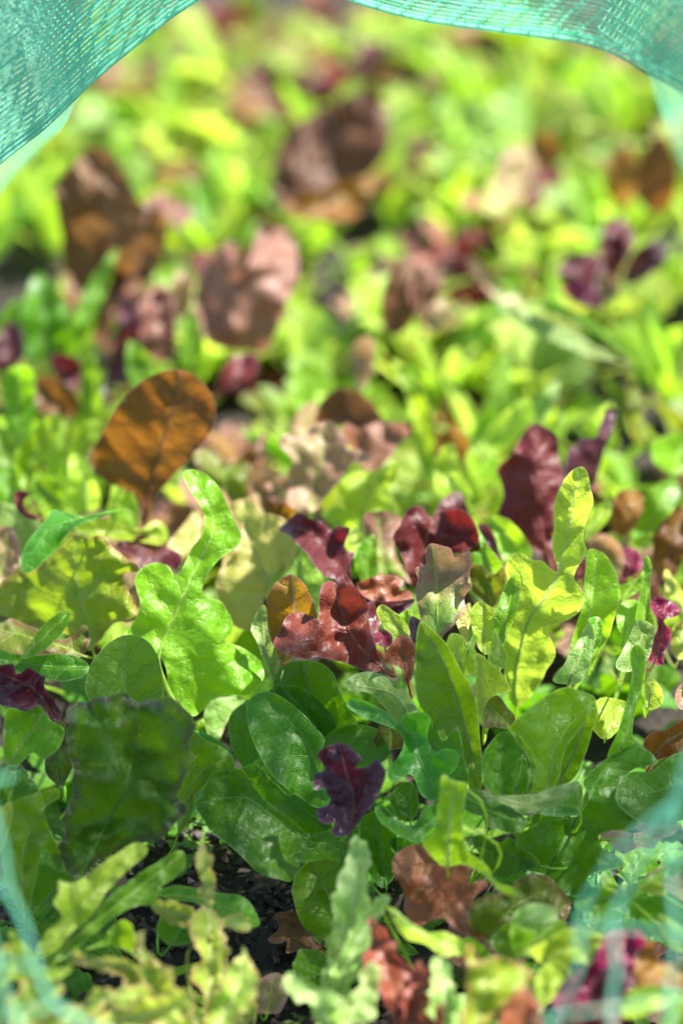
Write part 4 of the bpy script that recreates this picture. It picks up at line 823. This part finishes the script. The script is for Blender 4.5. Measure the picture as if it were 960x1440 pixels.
def lib_mesh(kind, mat, k):
    key = (kind, mat, k)
    if key in MESH: return MESH[key]
    sd = hash((kind.__len__() * 7 + ord(kind[0]), ord(mat[0]) * 3 + len(mat), k)) % 997
    rs = random.Random(sd)
    Ln = {'oak': 6.2, 'spoon': 5.6, 'round': 5.2, 'blade': 6.6, 'frill': 5.6}[kind] * rs.uniform(.85, 1.15)
    W = {'oak': 1.7, 'spoon': 1.35, 'round': 1.9, 'blade': .62, 'frill': 2.2}[kind] * rs.uniform(.8, 1.2)
    s = np.linspace(0, 1, 70); i = np.arange(70)
    j = {'oak': .16, 'spoon': .06, 'round': .06, 'blade': .12, 'frill': .5}[kind]
    a = W * half_width(kind, s, rs, sd) * (1 + j * noise(i * .33, i * 0, sd)) + .02
    b = W * half_width(kind, s + .02 * math.sin(sd), rs, sd) * (1 + j * noise(i * .33, i * 0 + 9, sd)) + .02
    bow = rs.uniform(-.5, .5) * s ** 2
    out = np.concatenate([np.stack([bow + a, s * Ln], 1), np.stack([bow - b, s * Ln], 1)[::-1]])
    P, F = fill_outline(out, .30)
    ed = seg_dist(P, out, True)[0]
    al = np.clip(P[:, 1] / Ln, 0, 1); ac = P[:, 0] - np.interp(al, s, bow)
    a0, k1 = R(rs.uniform(4, 24)), R(rs.uniform(15, 70))
    if kind == 'blade': k1 *= .6
    th = a0 + k1 * s ** 1.4; ds = Ln / 69
    X = np.cumsum(np.sin(th)) * ds; Z = np.cumsum(np.cos(th)) * ds
    px, pz = np.interp(al, s, X), np.interp(al, s, Z); t = np.interp(al, s, th)
    fr = {'oak': 1.2, 'spoon': .6, 'round': .6, 'blade': .4, 'frill': 2.6}[kind]
    edf = np.exp(-ed / .5)
    hgt = rs.uniform(.15, .5) * (np.abs(ac) / W) ** 1.7 * W * rs.choice((1, 1, 1, -.6)) + .16 * fr * edf * noise(P[:, 0] * 1.3, P[:, 1] * 1.3, sd) + .07 * fr * noise(P[:, 0] * 3, P[:, 1] * 3, sd + 4) * (.4 + edf)
    tw = rs.uniform(-.5, .5) * al
    V = np.stack([px - np.cos(t) * hgt + ac * np.sin(tw) * .6, ac * np.cos(tw), pz + np.sin(t) * hgt], 1) * .01
    me = bpy.data.meshes.new('leaf'); me.from_pydata([tuple(v) for v in V], [], F)
    for kx, arr in (('leafco', np.stack([P[:, 1], ac, P[:, 0] * 0 + sd], 1)), ('edge', ed), ('along', al)):
        at = me.attributes.new(kx, 'FLOAT_VECTOR' if arr.ndim == 2 else 'FLOAT', 'POINT')
        at.data.foreach_set('vector' if arr.ndim == 2 else 'value', arr.astype(np.float32).ravel())
    me.polygons.foreach_set('use_smooth', [True] * len(me.polygons)); me.materials.append(M[mat])
    MESH[key] = me
    return me

KINDS = [   # words, leaf shape, material choices, weight
    ('yellow lime oak leaved', 'oak', ('limegl', 'limegl', 'lime', 'sage'), 20),
    ('lime spoon leaved', 'spoon', ('lime', 'limegl', 'sage', 'olive'), 16),
    ('bright green narrow leaved', 'blade', ('lime', 'green', 'limegl', 'lime'), 30),
    ('round leaved mid green', 'round', ('green', 'lime'), 5),
    ('frilled pale', 'frill', ('frill', 'frillgreen', 'limegl', 'pale'), 20),
    ('bronze brown', 'oak', ('bronze', 'duskbrown', 'rusty', 'dusky'), 8),
    ('pinkish frilled', 'frill', ('pink', 'dusky', 'pinkgreen', 'pink'), 10),
    ('dark red oak leaved', 'oak', ('red', 'maroon', 'rusty'), 7),
]
def small_plant(rs, x, y, kind, scale, label, group, nleaf, tilt=(0, 34)):
    words, shape, mats, _ = kind
    e = bpy.data.objects.new('lettuce_plant', None); COL.objects.link(e); e.empty_display_size = .01
    e.location = (x, y, SOIL + .001); e.rotation_euler = (0, 0, rs.uniform(0, 6.28))
    tag(e, label, 'lettuce', group)
    for i in range(nleaf):
        o = bpy.data.objects.new('leaf', lib_mesh(shape, rs.choice(mats), rs.randrange(6))); COL.objects.link(o)
        o.parent = e
        sc = scale * rs.uniform(.7, 1.12); o.scale = (sc, sc, sc)
        o.rotation_euler = (rs.uniform(-.2, .2), R(rs.uniform(*tilt)) * (i / nleaf) ** .5 if tilt[1] < 60 else R(rs.uniform(*tilt)), i * 2.4 + rs.uniform(-.4, .4))
    return e

rs = random.Random(11)
W8 = [k[3] for k in KINDS]
def zone(px, py):
    if py < 150: return 'under the netting'
    if px < 330: return 'by the tall brown lettuce'
    if px > 640: return 'by the crimped red lettuce'
    return 'in the middle of the bed'
GAP = [(255, 440, 1215, 1450)]
BIG = [(75, 250, 210, 480), (270, 420, 300, 500), (780, 940, 310, 430), (0, 165, 360, 500), (160, 280, 390, 560), (385, 550, 125, 280), (530, 630, 360, 470), (690, 870, 420, 510), (680, 750, 200, 290), (130, 305, 520, 740)]
y = 1.02
while y < 1.86:
    step = .044 + (y - 1.02) * .012
    half = .20 * (y * .883 + .25) + .05
    x = -half + rs.uniform(0, step)
    while x < half:
        X, Y = x + rs.uniform(-.013, .013), y + rs.uniform(-.013, .013)
        x += step
        k = rs.choices(KINDS, W8)[0]
        px, py, _ = pix((X, Y, -.03))
        if px < -60 or px > 1020: continue
        if py < 330 and (px < 70 or px > 930) and rs.random() < .5: continue
        sz = rs.uniform(.76, 1.14)
        if any(a - 15 < px < b + 15 and c + 60 < py < d + 50 for a, b, c, d in BIG): sz *= .62   # stay low in front of the larger lettuces
        small_plant(rs, X, Y, k, sz, f'{k[0]} lettuce out of focus {zone(px, py)}', f'{k[0]} lettuces {zone(px, py)}', rs.randint(8, 11))
    y += step * .92
# low young plants filling in between the big leaves
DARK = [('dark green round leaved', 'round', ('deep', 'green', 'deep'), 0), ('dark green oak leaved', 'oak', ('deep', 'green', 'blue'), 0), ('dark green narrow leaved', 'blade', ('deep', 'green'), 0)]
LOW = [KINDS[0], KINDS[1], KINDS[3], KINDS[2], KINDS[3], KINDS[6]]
y = .58
while y < 1.03:
    x = -.22 + rs.uniform(0, .04)
    while x < .22:
        X, Y = x + rs.uniform(-.012, .012), y + rs.uniform(-.012, .012); x += .043 if Y > .83 else .037
        px, py, _ = pix((X, Y, SOIL + .01))
        if px < -80 or px > 1040 or py > 1560: continue
        if any(a < px < b and c < py < d for a, b, c, d in GAP): continue
        k = rs.choice(DARK if 930 < py < 1330 else LOW)  # darker green kinds picked to deepen the shaded band
        up = min(1.0, max(.0, (Y - .80) / .2))
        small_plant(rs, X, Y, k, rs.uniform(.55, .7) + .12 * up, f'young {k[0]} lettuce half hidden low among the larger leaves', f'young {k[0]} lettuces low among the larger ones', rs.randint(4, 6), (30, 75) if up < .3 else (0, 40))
    y += .042

# ------------------------------------------------------------------ the green netting
def net_material():
    t = NT('green_netting')
    tc = t.n('ShaderNodeTexCoord').outputs['Object']
    nz = t.n('ShaderNodeTexNoise', {'Vector': tc, 'Scale': 60., 'Detail': 3.}).outputs[0]
    c = t.mix(t.ramp(nz, .35, .65), (.32, .70, .54), (.40, .77, .63))
    pr = t.n('ShaderNodeBsdfPrincipled', {'Base Color': c, 'Roughness': .35})
    tr = t.n('ShaderNodeBsdfTranslucent', {'Color': (.50, .96, .78, 1)})
    t.n('ShaderNodeOutputMaterial', {0: t.n('ShaderNodeMixShader', {0: .68, 1: pr.outputs[0], 2: tr.outputs[0]}).outputs[0]})
    return t.m
NV, NF = [], []
net_root = bpy.data.objects.new('garden_net', None); COL.objects.link(net_root); net_root.location = (0, .75, .3); net_root.empty_display_size = .05
tag(net_root, 'sheer green garden netting lifted around the opening over the lettuce bed', 'netting')
NETMAT = net_material()
def panel(name):
    global NV, NF
    mesh_obj(name, [v - net_root.location for v in NV], NF, NETMAT, net_root); NV, NF = [], []
def ribbon(path, w, th=.00022):
    """a flat tape strand with a little thickness"""
    n = len(path); b = len(NV)
    for i, p in enumerate(path):
        d = (path[min(i + 1, n - 1)] - path[max(i - 1, 0)]).normalized()
        a = d.cross(Vector((.2, -.75, .6))).normalized(); c = d.cross(a)
        for u, v in ((1, 0), (0, 1), (-1, 0), (0, -1)): NV.append(p + a * u * w / 2 + c * v * th)
    for i in range(n - 1):
        for k in range(4): NF.append((b + i * 4 + k, b + i * 4 + (k + 1) % 4, b + i * 4 + 4 + (k + 1) % 4, b + i * 4 + 4 + k))
def loft(rows, nu, nv, wave=0., sd=0):
    """rows of points from the rim outwards; smooth sheet sampled nu x nv"""
    R_ = []
    for r in rows:
        c = catmull(r, False, .01) if len(r[0]) == 3 else r
        L_ = np.concatenate([[0], np.cumsum(np.linalg.norm(np.diff(c, axis=0), axis=1))]); s = np.linspace(0, L_[-1], nu)
        R_.append(np.stack([np.interp(s, L_, c[:, k]) for k in range(3)], 1))
    G = np.array(R_)
    out = []
    for j in range(nv):
        t = j / (nv - 1) * (len(rows) - 1); a = min(int(t), len(rows) - 2); f = t - a
        out.append(G[a] * (1 - f) + G[a + 1] * f)
    G = np.array(out)
    if wave:
        jj, ii = np.meshgrid(np.arange(nv), np.arange(nu), indexing='ij')
        G[..., 2] += wave * noise(ii * .13, jj * .09, sd); G[..., 1] += wave * .7 * noise(ii * .11 + 5, jj * .12, sd + 2)
    return G
def net(rows, nu, nv, wu, wv, wave=0., sd=0, skew=0., rim=True):
    G = loft(rows, nu, nv, wave, sd)
    for j in range(nv): ribbon([Vector(p) for p in G[j]], wu if j or not rim else wu * 1.8)
    for i in range(nu):
        path = []
        for j in range(nv):
            k = min(max(i + skew * j, 0), nu - 1); a = min(int(k), nu - 2); f = k - a
            path.append(Vector(G[j, a] * (1 - f) + G[j, a + 1] * f))
        ribbon(path, wv)
def pts(l): return [tuple(at_depth(*p)) for p in l]
rimA = [(-90,330,.86),(0,228,.89),(60,180,.91),(130,110,.92),(200,52,.92),(280,-4,.92),(385,-36,.90),(490,-4,.89),(600,30,.88),(700,46,.87),(800,54,.86),(860,72,.85),(910,102,.83),(960,128,.81),(1060,200,.78)]
upA = [(x * 1.10 - 48, y - 260, d * .93) for x, y, d in rimA]
upB = [(x * 1.16 - 77, y - 560, d * .84) for x, y, d in rimA]
A, B, C3 = pts(rimA), pts(upA), pts(upB)
off = lambda P_, dy, dz: [(p[0] * 1.01, p[1] + dy, p[2] + dz) for p in P_]
net([A, B, C3], 60, 74, .0011, .0005, .0015, 1)
net([off(A, .004, .002), off(B, .010, .003), off(C3, .012, 0)], 44, 20, .0009, .0009, .003, 3, .7)
panel('overhead_panel')
# the sides of the net run on along both edges of the bed; its front corners hang close to the lens
lf = [(150,70,.94),(105,140,1.0),(60,200,1.08),(10,250,1.15),(-60,330,1.22)]
lo_ = [(60,-100,.94),(-40,-40,1.0),(-90,60,1.08),(-130,160,1.15),(-190,280,1.22)]
net([pts(lf), pts(lo_)], 46, 14, .0012, .0010, .003, 7, .4)
panel('side_panel')
rf = [(840,40,.90),(895,80,1.0),(925,135,1.12),(950,205,1.24),(1000,300,1.34)]
ro_ = [(900,-140,.90),(980,-90,1.0),(1050,10,1.12),(1100,120,1.24),(1160,240,1.34)]
net([pts(rf), pts(ro_)], 46, 14, .0012, .0010, .003, 9, .4)
panel('side_panel')
def strand(P_, d, w):
    c = catmull([tuple(at_depth(x, y, d + k * .004)) for k, (x, y) in enumerate(P_)], False, .004)
    ribbon([Vector(p) for p in c], w)
for P_, w in (([(-30,1080),(2,1190),(12,1250),(36,1305),(52,1360),(75,1410),(140,1450),(230,1500)], .0026), ([(-60,1180),(-22,1290),(0,1370),(20,1430),(60,1500)], .0022),
              ([(-60,1110),(0,1095),(20,1090)], .0018), ([(-60,1345),(0,1350),(50,1362)], .0012), ([(-60,1440),(20,1425),(90,1412)], .0012), ([(-40,1250),(12,1252)], .0012)):
    strand(P_, .65, w * .52)
panel('front_corner')
for P_, w in (([(1010,985),(965,1070),(947,1160),(944,1250),(950,1320),(940,1400),(945,1480)], .0030), ([(1000,1070),(945,1130),(910,1190),(873,1262),(860,1305),(866,1357),(858,1415),(862,1490)], .0034),
              ([(945,1130),(880,1185),(828,1256),(813,1302),(814,1357),(780,1432),(740,1500)], .0028), ([(1010,1210),(985,1290),(980,1380),(985,1480)], .0028),
              ([(755,1436),(812,1424),(873,1416),(960,1398),(1010,1390)], .0014), ([(813,1306),(862,1304),(950,1312),(1010,1318)], .0012), ([(910,1190),(946,1200),(1010,1215)], .0012)):
    strand(P_, .65, w * .52)
panel('front_corner')
# unseen net strip added above the opening to shade a band of leaves
def shade_strip(z, y_lo, y_hi, sd, nv):
    lo, hi = [], []
    for i in range(13):
        x = -.17 + .47 * i / 12
        cl = z + .02 * (1 - (x / .3) ** 2)
        t = (cl + .04) / SUN.z
        # wanted shade band on the leaf tops, carried up along the sun's path
        lo.append((x + SUN.x * t, y_lo(x) + SUN.y * t, cl)); hi.append((x + SUN.x * t, y_hi(x) + SUN.y * t, cl + .008))
    net([lo, hi], 150, nv, .0012, .0012, .004, sd)
ylo = lambda x: .655 + .008 * math.sin(x * 19 + 1) + (.045 if x < -.04 else 0) - (.01 if x > .07 else 0)
yhi = lambda x: .79 + .006 * math.sin(x * 24) - .018 * min(1, max(0, (x - .02) / .03))
shade_strip(.31, ylo, yhi, 21, 36)
shade_strip(.322, lambda x: ylo(x) + .004, lambda x: yhi(x) - .004, 22, 40)
panel('added_shade_strip')
for w in WARN: print('WARN', w)
print('objects', len(bpy.data.objects), 'plants', sum(1 for o in bpy.data.objects if o.name.startswith('lettuce_plant')))
